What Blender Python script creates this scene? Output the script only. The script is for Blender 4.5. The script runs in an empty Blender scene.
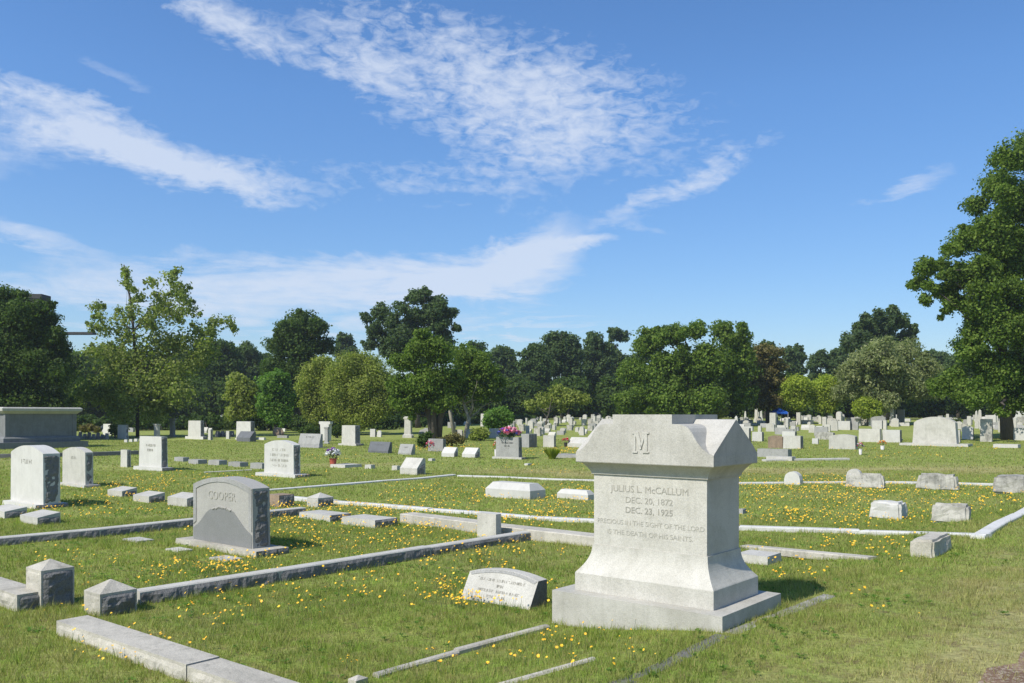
import bpy, bmesh, math, random
import numpy as np
from mathutils import Vector, noise as mnoise

# ------------------------------------------------------------------ camera, world, sun
F = 870.0; HOR = 415.0; EYE = 1.785
scene = bpy.context.scene
C = scene.collection
cam_d = bpy.data.cameras.new('camera'); cam = bpy.data.objects.new('camera', cam_d); C.objects.link(cam)
cam.location = (0, 0, EYE); cam.rotation_euler = (math.radians(90), 0, 0)
cam_d.sensor_width = 36; cam_d.lens = F/1024*36; cam_d.shift_y = (HOR-341.5)/1024
cam_d.clip_end = 3000; cam_d.clip_start = 0.05
scene.camera = cam
scene.view_settings.view_transform = 'Standard'; scene.view_settings.look = 'None'
scene.view_settings.exposure = 0.40; scene.view_settings.gamma = 1

SUN_EL = math.radians(46); SX, SY = -0.72, -0.69       # horizontal direction towards the sun
sd = bpy.data.lights.new('sun', 'SUN'); sd.energy = 4.1; sd.angle = math.radians(0.53); sd.color = (1, .95, .86)
sun = bpy.data.objects.new('sun', sd); C.objects.link(sun)
sv = Vector((SX*math.cos(SUN_EL), SY*math.cos(SUN_EL), math.sin(SUN_EL))).normalized()
sun.rotation_euler = sv.to_track_quat('Z', 'Y').to_euler(); sun.location = (-20, -20, 40)

world = bpy.data.worlds.new('World'); scene.world = world; world.use_nodes = True
def build_world():
    nt = world.node_tree; N = nt.nodes; L = nt.links
    N.clear()
    def m(op, a, b=None, c=None, clamp=False):
        n = N.new('ShaderNodeMath'); n.operation = op; n.use_clamp = clamp
        for i, v in enumerate((a, b, c)):
            if v is None: continue
            if isinstance(v, (int, float)): n.inputs[i].default_value = v
            else: L.new(v, n.inputs[i])
        return n.outputs[0]
    sky = N.new('ShaderNodeTexSky'); sky.sky_type = 'NISHITA'; sky.sun_disc = False
    sky.sun_elevation = SUN_EL; sky.sun_rotation = math.atan2(SX, SY)
    sky.air_density = 1.0; sky.dust_density = 0.35; sky.ozone_density = 2.2; sky.altitude = 50
    tn = N.new('ShaderNodeMix'); tn.data_type = 'RGBA'; tn.blend_type = 'MULTIPLY'; tn.inputs['Factor'].default_value = 1
    L.new(sky.outputs[0], tn.inputs['A']); tn.inputs['B'].default_value = (.93, 1.0, 1.13, 1)
    hs = N.new('ShaderNodeHueSaturation'); hs.inputs['Saturation'].default_value = 1.14; hs.inputs['Value'].default_value = 1.0
    tc = N.new('ShaderNodeTexCoord'); sx = N.new('ShaderNodeSeparateXYZ'); L.new(tc.outputs['Generated'], sx.inputs[0])
    x, y, z = sx.outputs
    az = m('ARCTAN2', x, y); el = m('ARCSINE', z)
    lift = m('ADD', .77, m('MULTIPLY', m('MULTIPLY', el, 2.9, clamp=True), .30)); lift = m('SUBTRACT', lift, m('MULTIPLY', x, .13))
    vm = N.new('ShaderNodeVectorMath'); vm.operation = 'SCALE'; L.new(tn.outputs['Result'], vm.inputs[0]); L.new(lift, vm.inputs['Scale']); L.new(vm.outputs[0], hs.inputs['Color'])
    zz = m('MAXIMUM', z, 0.03)
    cx = N.new('ShaderNodeCombineXYZ'); L.new(m('DIVIDE', x, zz), cx.inputs[0]); L.new(m('DIVIDE', y, zz), cx.inputs[1])
    def fbm(scale, detail, rough, dist=0, sc=(1,1,1), rot=0):
        mp = N.new('ShaderNodeMapping'); mp.inputs['Scale'].default_value = sc; mp.inputs['Rotation'].default_value = (0,0,rot)
        L.new(cx.outputs[0], mp.inputs[0])
        n = N.new('ShaderNodeTexNoise'); n.inputs['Scale'].default_value = scale; n.inputs['Detail'].default_value = detail
        n.inputs['Roughness'].default_value = rough; n.inputs['Distortion'].default_value = dist
        L.new(mp.outputs[0], n.inputs['Vector']); return n.outputs['Fac']
    ce = N.new('ShaderNodeCombineXYZ'); L.new(az, ce.inputs[0]); L.new(m('MULTIPLY', el, 1.7), ce.inputs[1])
    def fbd(scale, detail, rough, dist, sc, rot):
        mp = N.new('ShaderNodeMapping'); mp.inputs['Scale'].default_value = sc; mp.inputs['Rotation'].default_value = (0,0,rot); L.new(ce.outputs[0], mp.inputs[0])
        n = N.new('ShaderNodeTexNoise'); n.inputs['Scale'].default_value = scale; n.inputs['Detail'].default_value = detail
        n.inputs['Roughness'].default_value = rough; n.inputs['Distortion'].default_value = dist; L.new(mp.outputs[0], n.inputs['Vector']); return n.outputs['Fac']
    big = fbm(1.1, 6, .6, .5, (1,.75,1), .5); fine = fbd(46, 4, .6, .5, (1,1.25,1), .45); mid = fbd(13, 9, .68, .5, (1,1.5,1), .2)
    # warp the mask coordinates a little so that no outline reads as an ellipse
    azw = m('ADD', az, m('MULTIPLY', m('SUBTRACT', mid, .5), .10)); elw = m('ADD', el, m('MULTIPLY', m('SUBTRACT', big, .5), .10))
    # bank of thin cloud: centre and half sizes (degrees), tilt (degrees), strength, share of fine ripples
    def pix(px, py): return math.atan2(px-512, F), math.asin((HOR-py)/math.sqrt(F*F+(px-512)**2+(HOR-py)**2))
    clouds = [  # px, py, rx px, ry px, tilt, amp, ripple
        (90, 128, 150, 20, -9, .62, .9), (200, 170, 90, 18, -14, .64, .9), (20, 236, 55, 12, -8, .62, .35),
        (235, 22, 70, 18, -22, .6, .8), (430, 50, 130, 34, -12, .4, .9), (370, 78, 50, 20, -20, .5, .8), (560, 110, 170, 62, -8, .40, 1.0),
        (520, 120, 80, 40, 0, .28, 1.0), (690, 180, 80, 12, 22, .40, .8), (310, 280, 190, 20, 1, .85, .2), (110, 292, 120, 16, 0, .45, .15),
        (470, 278, 90, 20, 6, .6, .1), (535, 248, 42, 24, 30, .95, .12), (590, 240, 30, 7, -12, .7, .15), (420, 185, 110, 22, 0, .30, .8), (300, 318, 200, 22, 3, .42, .1),
        (912, 185, 34, 7, 10, .34, .3), (520, 326, 120, 6, 4, .4, .0), (650, 230, 40, 9, -18, .28, .4), (120, 70, 60, 12, -15, .22, .6),
        (-340, 150, 220, 60, 10, .6, .3), (1500, 200, 300, 50, -10, .5, .4)]
    tot = None; rip = None
    for (px, py, rx, ry, tilt, amp, rp) in clouds:
        a0, e0 = pix(px, py); ra, re = rx/F, ry/F; t = math.radians(tilt)
        da = m('SUBTRACT', azw, a0); de = m('SUBTRACT', elw, e0)
        u = m('DIVIDE', m('ADD', m('MULTIPLY', da, math.cos(t)), m('MULTIPLY', de, math.sin(t))), ra)
        v = m('DIVIDE', m('SUBTRACT', m('MULTIPLY', de, math.cos(t)), m('MULTIPLY', da, math.sin(t))), re)
        r2 = m('ADD', m('MULTIPLY', u, u), m('MULTIPLY', v, v))
        g = m('MULTIPLY', m('POWER', 2.718, m('MULTIPLY', r2, -1.0)), amp)
        tot = g if tot is None else m('ADD', tot, g)
        gr = m('MULTIPLY', g, rp); rip = gr if rip is None else m('ADD', rip, gr)
    rr = m('DIVIDE', rip, m('ADD', tot, .001))
    base = m('ADD', m('MULTIPLY', m('SUBTRACT', big, .5), 1.5), m('MULTIPLY', m('SUBTRACT', mid, .5), 1.9))
    rpl = m('MULTIPLY', m('MULTIPLY', m('SUBTRACT', fine, .5), rr), 2.6)
    near = m('MULTIPLY', tot, 2.2, clamp=True)
    cov = m('ADD', m('MULTIPLY', tot, .98), m('MULTIPLY', m('MULTIPLY', m('ADD', base, rpl), near), .56))
    cov = m('MULTIPLY', m('SUBTRACT', cov, .20), 1.2, clamp=True)
    cov = m('MINIMUM', m('MULTIPLY', cov, m('SUBTRACT', 1.28, m('MULTIPLY', cov, .42))), .76)
    mix = N.new('ShaderNodeMix'); mix.data_type = 'RGBA'; L.new(cov, mix.inputs['Factor'])
    L.new(hs.outputs[0], mix.inputs['A']); mix.inputs['B'].default_value = (5.2, 5.7, 6.6, 1)
    bg = N.new('ShaderNodeBackground'); bg.inputs['Strength'].default_value = 0.108; L.new(mix.outputs['Result'], bg.inputs['Color'])
    out = N.new('ShaderNodeOutputWorld'); L.new(bg.outputs[0], out.inputs[0])
build_world()

# ------------------------------------------------------------------ helpers
rnd = random.Random(7)
R = np.random.RandomState(11)
def S(a, b, v):
    t = np.clip((v-a)/(b-a), 0, 1); return t*t*(3-2*t)
def G(x, y):
    x = np.asarray(x, float); y = np.asarray(y, float)
    s = (x-.805)*.768-(y-5.47)*.641
    m = (.17*S(-1.5, 0, s)+.05*S(0, 2, s))*(1-S(14, 34, y))
    far = (.3+1.0*S(-18, 12, x))*S(42, 125, y)
    n = .010*np.sin(x*1.7+.6*y)*np.sin(y*1.3-.4*x+1)+.006*np.sin(x*4.1+y*2.3)*np.sin(y*3.7-x)
    return m+far+n*S(2, 4, y)
def at(px, py):
    z = 0.0
    for i in range(80):
        d = (EYE-z)*F/max(py-HOR, 1.5); x = (px-512)/F*d
        z = .6*z+.4*float(G(x, d))
    return Vector((x, d, 0))
def gz(p): return float(G(p[0], p[1]))
AV = Vector((-.7736, .6337, 0)); BV = Vector((.6337, .7736, 0)); YAW = math.atan2(-.6337, .7736)
def along(N, v, px):
    k = (px-512)/F
    return (k*N.y-N.x)/(v.x-k*v.y)
foot = []      # footprints kept clear of grass: centre, yaw, half width, half depth

def link(o): C.objects.link(o); return o
def tag(o, label, cat, group=None, kind=None):
    if label: o['label'] = label
    if cat: o['category'] = cat
    if group: o['group'] = group
    if kind: o['kind'] = kind
    return o
def empty(name, loc, yaw=0):
    o = bpy.data.objects.new(name, None); o.location = loc; o.rotation_euler = (0, 0, yaw); o.empty_display_size = .2
    return link(o)
def mesh_obj(name, bm, mats, parent=None, loc=None, yaw=None, smooth=False):
    me = bpy.data.meshes.new(name); bmesh.ops.recalc_face_normals(bm, faces=bm.faces[:]) if not getattr(bm, 'keep', False) else None
    bm.to_mesh(me); bm.free()
    for m_ in (mats if isinstance(mats, (list, tuple)) else [mats]): me.materials.append(m_)
    if smooth: me.polygons.foreach_set('use_smooth', [True]*len(me.polygons))
    o = bpy.data.objects.new(name, me)
    if parent: o.parent = parent
    if loc is not None: o.location = loc
    if yaw is not None: o.rotation_euler = (0, 0, yaw)
    return link(o)
def np_mesh(name, verts, faces, mat, parent=None, attrs=None, smooth=False):
    """faces: (n,k) index array"""
    me = bpy.data.meshes.new(name); n, k = faces.shape
    me.vertices.add(len(verts)); me.vertices.foreach_set('co', verts.astype(np.float32).ravel())
    me.loops.add(n*k); me.loops.foreach_set('vertex_index', faces.astype(np.int32).ravel())
    me.polygons.add(n); me.polygons.foreach_set('loop_start', np.arange(0, n*k, k, dtype=np.int32))
    me.update(calc_edges=True)
    if attrs:
        for an, arr in attrs.items():
            a = me.attributes.new(an, 'FLOAT', 'POINT'); a.data.foreach_set('value', arr.astype(np.float32))
    if smooth: me.polygons.foreach_set('use_smooth', np.ones(n, dtype=bool))
    me.materials.append(mat)
    o = bpy.data.objects.new(name, me)
    if parent: o.parent = parent
    return link(o)

# ------------------------------------------------------------------ materials
def mat_new(name):
    m_ = bpy.data.materials.new(name); m_.use_nodes = True; nt = m_.node_tree
    b = nt.nodes['Principled BSDF']; return m_, nt, b
def noise_n(nt, vec, scale, detail=4, rough=.55, dist=0):
    n = nt.nodes.new('ShaderNodeTexNoise'); n.inputs['Scale'].default_value = scale; n.inputs['Detail'].default_value = detail
    n.inputs['Roughness'].default_value = rough; n.inputs['Distortion'].default_value = dist
    if vec is not None: nt.links.new(vec, n.inputs['Vector'])
    return n.outputs['Fac']
def ramp(nt, fac, stops):
    r = nt.nodes.new('ShaderNodeValToRGB'); e = r.color_ramp.elements
    while len(e) < len(stops): e.new(.5)
    for i, (p, c) in enumerate(stops):
        e[i].position = p; e[i].color = (c, c, c, 1) if isinstance(c, (int, float)) else (*c, 1)
    nt.links.new(fac, r.inputs[0]); return r.outputs[0]
def mixc(nt, fac, a, b, mode='MIX'):
    n = nt.nodes.new('ShaderNodeMix'); n.data_type = 'RGBA'; n.blend_type = mode
    for sock, v in (('Factor', fac), ('A', a), ('B', b)):
        if isinstance(v, (int, float)): n.inputs[sock].default_value = v
        elif isinstance(v, tuple): n.inputs[sock].default_value = (*v, 1)
        else: nt.links.new(v, n.inputs[sock])
    return n.outputs['Result']
def stone(name, col, stain=(.18,.17,.13), amount=.35, speck=.12, bump=.15, rough=.8, lich=0.0, streak=.3):
    m_, nt, b = mat_new(name)
    tc = nt.nodes.new('ShaderNodeTexCoord'); oi = nt.nodes.new('ShaderNodeObjectInfo')
    off = nt.nodes.new('ShaderNodeVectorMath'); off.operation = 'ADD'
    mul = nt.nodes.new('ShaderNodeMath'); mul.operation = 'MULTIPLY'; mul.inputs[1].default_value = 37
    nt.links.new(oi.outputs['Random'], mul.inputs[0])
    nt.links.new(tc.outputs['Object'], off.inputs[0]); nt.links.new(mul.outputs[0], off.inputs[1]); v = off.outputs[0]
    big = noise_n(nt, v, 2.6, 8, .66, .6); f = ramp(nt, big, [(.42, 0), (.72, 1)])
    mp = nt.nodes.new('ShaderNodeMapping'); mp.inputs['Scale'].default_value = (9, 9, .8); nt.links.new(v, mp.inputs[0])
    stk = ramp(nt, noise_n(nt, mp.outputs[0], 1.6, 5, .6), [(.5, 0), (.78, 1)])
    c = mixc(nt, f, col, mixc(nt, amount, col, stain))
    sm = nt.nodes.new('ShaderNodeMath'); sm.operation = 'MULTIPLY'; nt.links.new(stk, sm.inputs[0]); sm.inputs[1].default_value = streak
    c = mixc(nt, sm.outputs[0], c, stain)
    sp = ramp(nt, noise_n(nt, v, 140, 2, .7), [(.35, 1-speck*2), (.5, 1), (.68, 1+speck)])
    c = mixc(nt, 1.0, c, sp, 'MULTIPLY')
    if lich:
        lf = ramp(nt, noise_n(nt, v, 9, 6, .7), [(.56, 0), (.66, lich)])
        c = mixc(nt, lf, c, (.10, .10, .075))
    # each stone a little lighter or darker than the next
    vr = nt.nodes.new('ShaderNodeMapRange'); vr.inputs['To Min'].default_value = .9; vr.inputs['To Max'].default_value = 1.06
    nt.links.new(oi.outputs['Random'], vr.inputs[0]); cc = nt.nodes.new('ShaderNodeCombineColor')
    for i in range(3): nt.links.new(vr.outputs[0], cc.inputs[i])
    c = mixc(nt, 1.0, c, cc.outputs[0], 'MULTIPLY')
    nt.links.new(c, b.inputs['Base Color']); b.inputs['Roughness'].default_value = rough
    bp = nt.nodes.new('ShaderNodeBump'); bp.inputs['Strength'].default_value = bump; bp.inputs['Distance'].default_value = .02
    nt.links.new(noise_n(nt, v, 30, 8, .7), bp.inputs['Height']); nt.links.new(bp.outputs[0], b.inputs['Normal'])
    return m_
M = {}
M['marble']  = stone('white marble', (.50,.478,.415), (.29,.275,.22), .55, .10, .25, .7, .14, .38)
M['white']   = stone('white stone', (.55,.535,.485), (.35,.34,.3), .45, .05, .15, .7, 0, .25)
M['grey']    = stone('grey granite', (.33,.325,.30), (.16,.155,.14), .45, .16, .3, .8, .3, .3)
M['light']   = stone('light granite', (.50,.48,.42), (.25,.24,.2), .4, .12, .25, .8, .12, .3)
M['dark']    = stone('dark granite', (.14,.145,.15), (.07,.07,.065), .5, .2, .3, .6, 0, .2)
M['rock']    = stone('rock faced and shade-dark granite', (.19,.185,.175), (.10,.10,.09), .5, .2, .9, .9, .25, .3)  # also colours shade onto the sides of smooth stones
M['brown']   = stone('brown weathered stone', (.30,.22,.15), (.09,.07,.05), .6, .15, .5, .9, .4, .4)
M['weather'] = stone('weathered marble', (.44,.42,.36), (.10,.10,.085), .9, .1, .4, .9, .6, .7)
M['concrete']= stone('weathered concrete', (.50,.465,.385), (.2,.19,.15), .6, .12, .5, .9, .35, .3)
M['curbwhite']= stone('whitewashed coping', (.57,.56,.52), (.38,.36,.3), .4, .06, .3, .8, .2, .2)
M['cooper']  = stone('grey cut granite', (.40,.385,.34), (.25,.24,.21), .35, .12, .2, .7, .05, .15)
M['cooperdark']= stone('polished panel granite', (.20,.20,.19), (.13,.13,.12), .4, .12, .1, .5, 0, .1)
M['tomb']    = stone('old grey tomb stone', (.20,.205,.20), (.11,.11,.10), .5, .1, .3, .9, .2, .5)
M['letter']  = stone('groove-shade lettering', (.27,.265,.23), (.2,.2,.17), .3, .05, .05, .9)  # lettering tones carry the shade of engraved grooves as colour
M['lettermid'] = stone('worn groove-shade lettering', (.34,.325,.275), (.27,.26,.22), .3, .05, .05, .9)
M['letterdark']= stone('dark groove-shade lettering', (.13,.13,.125), (.1,.1,.09), .3, .05, .05, .9)
M['letterfaint']= stone('faint groove-shade lettering', (.42,.405,.345), (.34,.33,.28), .4, .05, .05, .9)

def plain(name, col, rough=.7, var=.25, scale=12):
    m_, nt, b = mat_new(name); tc = nt.nodes.new('ShaderNodeTexCoord')
    f = ramp(nt, noise_n(nt, tc.outputs['Object'], scale, 4), [(.3, 1-var), (.7, 1+var)])
    nt.links.new(mixc(nt, 1.0, col, f, 'MULTIPLY'), b.inputs['Base Color']); b.inputs['Roughness'].default_value = rough
    return m_
M['pink'] = plain('pink petals', (.8,.25,.38)); M['redp'] = plain('red petals', (.65,.05,.04)); M['whitep'] = plain('white petals', (.8,.8,.78), .8, .1)
M['yellowp'] = plain('yellow petals', (.8,.55,.05)); M['bluep'] = plain('blue petals', (.10,.10,.5)); M['leafy'] = plain('stem leaves', (.05,.1,.03))
M['terracotta'] = plain('terracotta', (.35,.07,.04)); M['blue'] = plain('blue canvas', (.02,.13,.62), .7, .1); M['metal'] = plain('grey metal', (.4,.4,.4), .4, .1)
M['darkwall'] = plain('dark cladding', (.035,.033,.03), .8, .2); M['soil'] = plain('soil', (.13,.085,.055), .95, .4, 5)
M['fabricwhite'] = plain('white ribbon', (.75,.7,.7), .8, .1); M['orange'] = plain('orange petals', (.8,.25,.06)); M['violet'] = plain('violet petals', (.25,.06,.4))

def foliage(name, cols, tr=.38, hue=.12):
    m_, nt, b = mat_new(name)
    g = nt.nodes.new('ShaderNodeNewGeometry')
    tc = nt.nodes.new('ShaderNodeTexCoord')
    c = ramp(nt, g.outputs['Random Per Island'], [(0, cols[0]), (.55, cols[1]), (1, cols[2])])
    f = ramp(nt, noise_n(nt, tc.outputs['Object'], .45, 3), [(.3, 1.05), (.7, 1.6)])
    c = mixc(nt, 1.0, c, f, 'MULTIPLY')
    nt.links.new(c, b.inputs['Base Color']); b.inputs['Roughness'].default_value = .6
    b.inputs['Specular IOR Level'].default_value = .1
    t = nt.nodes.new('ShaderNodeBsdfTranslucent'); nt.links.new(mixc(nt, 1.0, c, (1.5, 1.75, .7), 'MULTIPLY'), t.inputs['Color'])
    mx = nt.nodes.new('ShaderNodeMixShader'); mx.inputs[0].default_value = tr
    nt.links.new(b.outputs[0], mx.inputs[1]); nt.links.new(t.outputs[0], mx.inputs[2])
    nt.links.new(mx.outputs[0], nt.nodes['Material Output'].inputs['Surface'])
    return m_
FM = {
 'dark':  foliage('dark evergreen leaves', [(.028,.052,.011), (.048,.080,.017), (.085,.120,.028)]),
 'mid':   foliage('mid green leaves', [(.045,.080,.012), (.085,.130,.020), (.14,.19,.036)]),
 'bright':foliage('bright green leaves', [(.05,.105,.016), (.09,.165,.028), (.14,.22,.045)]),
 'olive': foliage('olive leaves', [(.105,.13,.025), (.175,.205,.042), (.26,.28,.075)]),
 'lime':  foliage('yellow green leaves', [(.13,.17,.018), (.21,.26,.032), (.30,.34,.055)]),
 'greyg': foliage('grey green leaves', [(.09,.11,.04), (.155,.18,.07), (.25,.26,.13)]),
 'pale':  foliage('pale loose leaves', [(.08,.11,.022), (.14,.175,.04), (.23,.25,.085)]),
 'pine':  foliage('pine needles', [(.035,.06,.022), (.06,.092,.034), (.10,.135,.055)]),
 'far':   foliage('distant leaves', [(.035,.062,.020), (.060,.092,.030), (.095,.13,.045)]),
 'rust':  foliage('rusty leaves', [(.075,.075,.025), (.12,.105,.038), (.17,.14,.055)]),
}
def bark(name, col):
    m_, nt, b = mat_new(name); tc = nt.nodes.new('ShaderNodeTexCoord')
    mp = nt.nodes.new('ShaderNodeMapping'); mp.inputs['Scale'].default_value = (6, 6, 1.2); nt.links.new(tc.outputs['Object'], mp.inputs[0])
    f = ramp(nt, noise_n(nt, mp.outputs[0], 3, 6, .65), [(.3, .55), (.7, 1.3)])
    nt.links.new(mixc(nt, 1.0, col, f, 'MULTIPLY'), b.inputs['Base Color']); b.inputs['Roughness'].default_value = .95
    bp = nt.nodes.new('ShaderNodeBump'); bp.inputs['Strength'].default_value = .6; nt.links.new(f, bp.inputs['Height']); nt.links.new(bp.outputs[0], b.inputs['Normal'])
    return m_
M['bark'] = bark('dark bark', (.09,.075,.06)); M['barkpale'] = bark('pale bark', (.34,.31,.25))

# ------------------------------------------------------------------ ground
def dryness(x, y):
    """worn, dry or bare turf, by place"""
    x = np.asarray(x, float); y = np.asarray(y, float)
    s = (x-.805)*.768-(y-5.47)*.641
    n = .5+.25*np.sin(x*.9+1.3*np.sin(y*.7))+.25*np.sin(y*1.1+1.7*np.sin(x*.6+2))
    d = .12+.35*S(.45, 1, n)*.6
    d = d+.80*S(.3, 2.2, s)*(1-S(13, 22, y))*(.65+.5*n)             # verge beside the lane
    t = x*.56+y*.83                                                    # mown alley beyond the far coping
    d = d+1.1*np.exp(-((y-26.5-.12*x)/1.6)**2)*S(.15, .8, n+.2)*S(-4, 0, x)
    d = d+.35*np.exp(-((y-30+.2*x)/2.)**2)*S(.2, .8, n)*(1-S(-4, 0, x))
    d = d+.6*np.exp(-(lane_d(x, y)/.35)**2)+.35*S(.62, .8, .5+.5*np.sin(x*2.9+2*np.sin(y*2.1))*np.sin(y*2.4+x))*S(.2, 1, s)
    return np.clip(d, 0, 1)
LANE = [(904, 700), (930, 683), (1000, 668), (1030, 640)]
def lane_d(x, y):   # distance into the bare lane at lower right
    p0 = Vector((2.70, 5.15, 0)); p1 = Vector((3.44, 5.85, 0)); d = (p1-p0).normalized()
    return (np.asarray(x)-p0.x)*d.y-(np.asarray(y)-p0.y)*d.x
def build_ground():
    ys = [-14.]
    while ys[-1] < 900:
        y = ys[-1]; ys.append(y+(1.2 if y < 3 else .16 if y < 16 else .16+(y-16)*.035))
    ys = np.array(ys)
    u = np.concatenate([-np.geomspace(900, .5, 90)-0, np.arange(-.4, .41, .2)*1, np.geomspace(.5, 900, 90)])
    xs = np.unique(np.concatenate([-(np.arange(0, 60)*.2), np.arange(0, 60)*.2, -np.geomspace(12, 900, 60), np.geomspace(12, 900, 60)]))
    X, Y = np.meshgrid(xs, ys); Z = G(X, Y)
    v = np.stack([X, Y, Z], -1).reshape(-1, 3); nx, ny = len(xs), len(ys)
    i = np.arange(nx*ny).reshape(ny, nx)
    f = np.stack([i[:-1, :-1], i[:-1, 1:], i[1:, 1:], i[1:, :-1]], -1).reshape(-1, 4)
    dr = dryness(v[:,0], v[:,1])
    o = np_mesh('ground', v, f, ground_mat(), attrs={'dry': dr}, smooth=True); tag(o, 'mown cemetery lawn with worn and dry patches', 'ground', kind='structure')
def grass_cols(nt, dry, rndf=None):
    geo = nt.nodes.new('ShaderNodeNewGeometry'); p = geo.outputs['Position']
    a = noise_n(nt, p, .55, 5, .6, .4); b = noise_n(nt, p, 3.2, 5, .65)
    c = mixc(nt, ramp(nt, a, [(.35, 0), (.65, 1)]), (.195,.29,.045), (.29,.375,.072))
    c = mixc(nt, ramp(nt, b, [(.40, 0), (.7, .55)]), c, (.34,.34,.09))
    dd = nt.nodes.new('ShaderNodeMath'); dd.operation = 'ADD'; dd.use_clamp = True
    mm = nt.nodes.new('ShaderNodeMath'); mm.operation = 'MULTIPLY_ADD'; nt.links.new(b, mm.inputs[0]); mm.inputs[1].default_value = 1.2; mm.inputs[2].default_value = -.6
    nt.links.new(dry, dd.inputs[0]); nt.links.new(mm.outputs[0], dd.inputs[1])
    ds = nt.nodes.new('ShaderNodeMath'); ds.operation = 'MULTIPLY'; nt.links.new(dd.outputs[0], ds.inputs[0]); ds.inputs[1].default_value = .62
    return mixc(nt, ds.outputs[0], c, (.50,.41,.21)), b, p
def ground_mat():
    m_, nt, b = mat_new('lawn'); at_ = nt.nodes.new('ShaderNodeAttribute'); at_.attribute_name = 'dry'
    c, nb, p = grass_cols(nt, at_.outputs['Fac'])
    fine = noise_n(nt, p, 26, 6, .7); med = noise_n(nt, p, 7, 5, .7)
    c = mixc(nt, 1.0, c, ramp(nt, fine, [(.3, .55), (.55, 1.0), (.75, 1.25)]), 'MULTIPLY')
    c = mixc(nt, ramp(nt, med, [(.48, 0), (.66, .75)]), c, (.17,.12,.07))
    nt.links.new(c, b.inputs['Base Color']); b.inputs['Roughness'].default_value = .95; b.inputs['Specular IOR Level'].default_value = .1
    bp = nt.nodes.new('ShaderNodeBump'); bp.inputs['Strength'].default_value = .8; bp.inputs['Distance'].default_value = .04
    nt.links.new(fine, bp.inputs['Height']); nt.links.new(bp.outputs[0], b.inputs['Normal'])
    return m_
build_ground()

def build_lane():
    # bare sandy soil lane, one sheet just above the turf
    p0 = Vector((2.70, 5.15, 0)); d = (Vector((3.44, 5.85, 0))-p0).normalized(); n = Vector((d.y, -d.x, 0))
    rows = 90; cols = 24; v = []
    for i in range(rows+1):
        for j in range(cols+1):
            w = .16*mnoise.noise(Vector((i*.31, 3.1, 0)))+.08*mnoise.noise(Vector((i*.9, 7, 0))) if j == 0 else 0
            q = p0+d*(-7+i*.28)+n*(j*.12+.03+w)
            v.append((q.x, q.y, gz(q)+.008))
    v = np.array(v); i = np.arange((rows+1)*(cols+1)).reshape(rows+1, cols+1)
    f = np.stack([i[:-1, :-1], i[:-1, 1:], i[1:, 1:], i[1:, :-1]], -1).reshape(-1, 4)
    m_, nt, b = mat_new('lane soil'); geo = nt.nodes.new('ShaderNodeNewGeometry'); p = geo.outputs['Position']
    c = mixc(nt, ramp(nt, noise_n(nt, p, 3, 6, .7), [(.4, 0), (.62, 1)]), (.13,.075,.042), (.22,.14,.085))
    c = mixc(nt, ramp(nt, noise_n(nt, p, 40, 4, .7), [(.5, 0), (.62, .8)]), c, (.42,.36,.27))
    nt.links.new(c, b.inputs['Base Color']); b.inputs['Roughness'].default_value = 1
    bp = nt.nodes.new('ShaderNodeBump'); bp.inputs['Strength'].default_value = 1; nt.links.new(noise_n(nt, p, 25, 6, .8), bp.inputs['Height']); nt.links.new(bp.outputs[0], b.inputs['Normal'])
    tag(np_mesh('dirt_road', v, f, m_, smooth=True), 'bare brown soil lane at the edge of the lawn', 'road', kind='structure')
build_lane()

# ------------------------------------------------------------------ mesh builders
def box(bm, x0, x1, y0, y1, z0, z1, mi=0, taper=0, ty=None):
    ty = taper if ty is None else ty
    vs = [bm.verts.new(p) for p in [(x0,y0,z0),(x1,y0,z0),(x1,y1,z0),(x0,y1,z0),(x0+taper,y0+ty,z1),(x1-taper,y0+ty,z1),(x1-taper,y1-ty,z1),(x0+taper,y1-ty,z1)]]
    fs = []
    for q in [(0,3,2,1),(4,5,6,7),(0,1,5,4),(1,2,6,5),(2,3,7,6),(3,0,4,7)]:
        f = bm.faces.new([vs[k] for k in q]); f.material_index = mi; fs.append(f)
    return vs, fs
def prism_front(bm, outline, y0, y1, mi=0, ty=0):
    a = [bm.verts.new((x, y0+ty*z, z)) for x, z in outline]; b = [bm.verts.new((x, y1-ty*z, z)) for x, z in outline]
    n = len(outline)
    bm.faces.new(a).material_index = mi; bm.faces.new(b[::-1]).material_index = mi
    for i in range(n): bm.faces.new([a[i], b[i], b[(i+1)%n], a[(i+1)%n]]).material_index = mi
def prism_side(bm, prof, x0, x1, mi=0):
    a = [bm.verts.new((x0, y, z)) for y, z in prof]; b = [bm.verts.new((x1, y, z)) for y, z in prof]; n = len(prof)
    bm.faces.new(a).material_index = mi; bm.faces.new(b[::-1]).material_index = mi
    for i in range(n): bm.faces.new([a[i], b[i], b[(i+1)%n], a[(i+1)%n]]).material_index = mi
def bevel(bm, w, seg=1):
    es = [e for e in bm.edges if len(e.link_faces) == 2 and e.calc_face_angle(0) > .35]
    try: bmesh.ops.bevel(bm, geom=es, offset=w, segments=seg, affect='EDGES', profile=.6)
    except Exception: pass
def loops(bm, rects, mi=0):
    """stack of rectangles (hx, hy, z), optional centre x, y"""
    rings = []
    for hx, hy, z in rects: rings.append([bm.verts.new(p) for p in [(-hx,-hy,z),(hx,-hy,z),(hx,hy,z),(-hx,hy,z)]])
    bm.faces.new(rings[0][::-1]); bm.faces.new(rings[-1])
    for r0, r1 in zip(rings, rings[1:]):
        for i in range(4): bm.faces.new([r0[i], r0[(i+1)%4], r1[(i+1)%4], r1[i]])
    for f in bm.faces: f.material_index = mi
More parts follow.
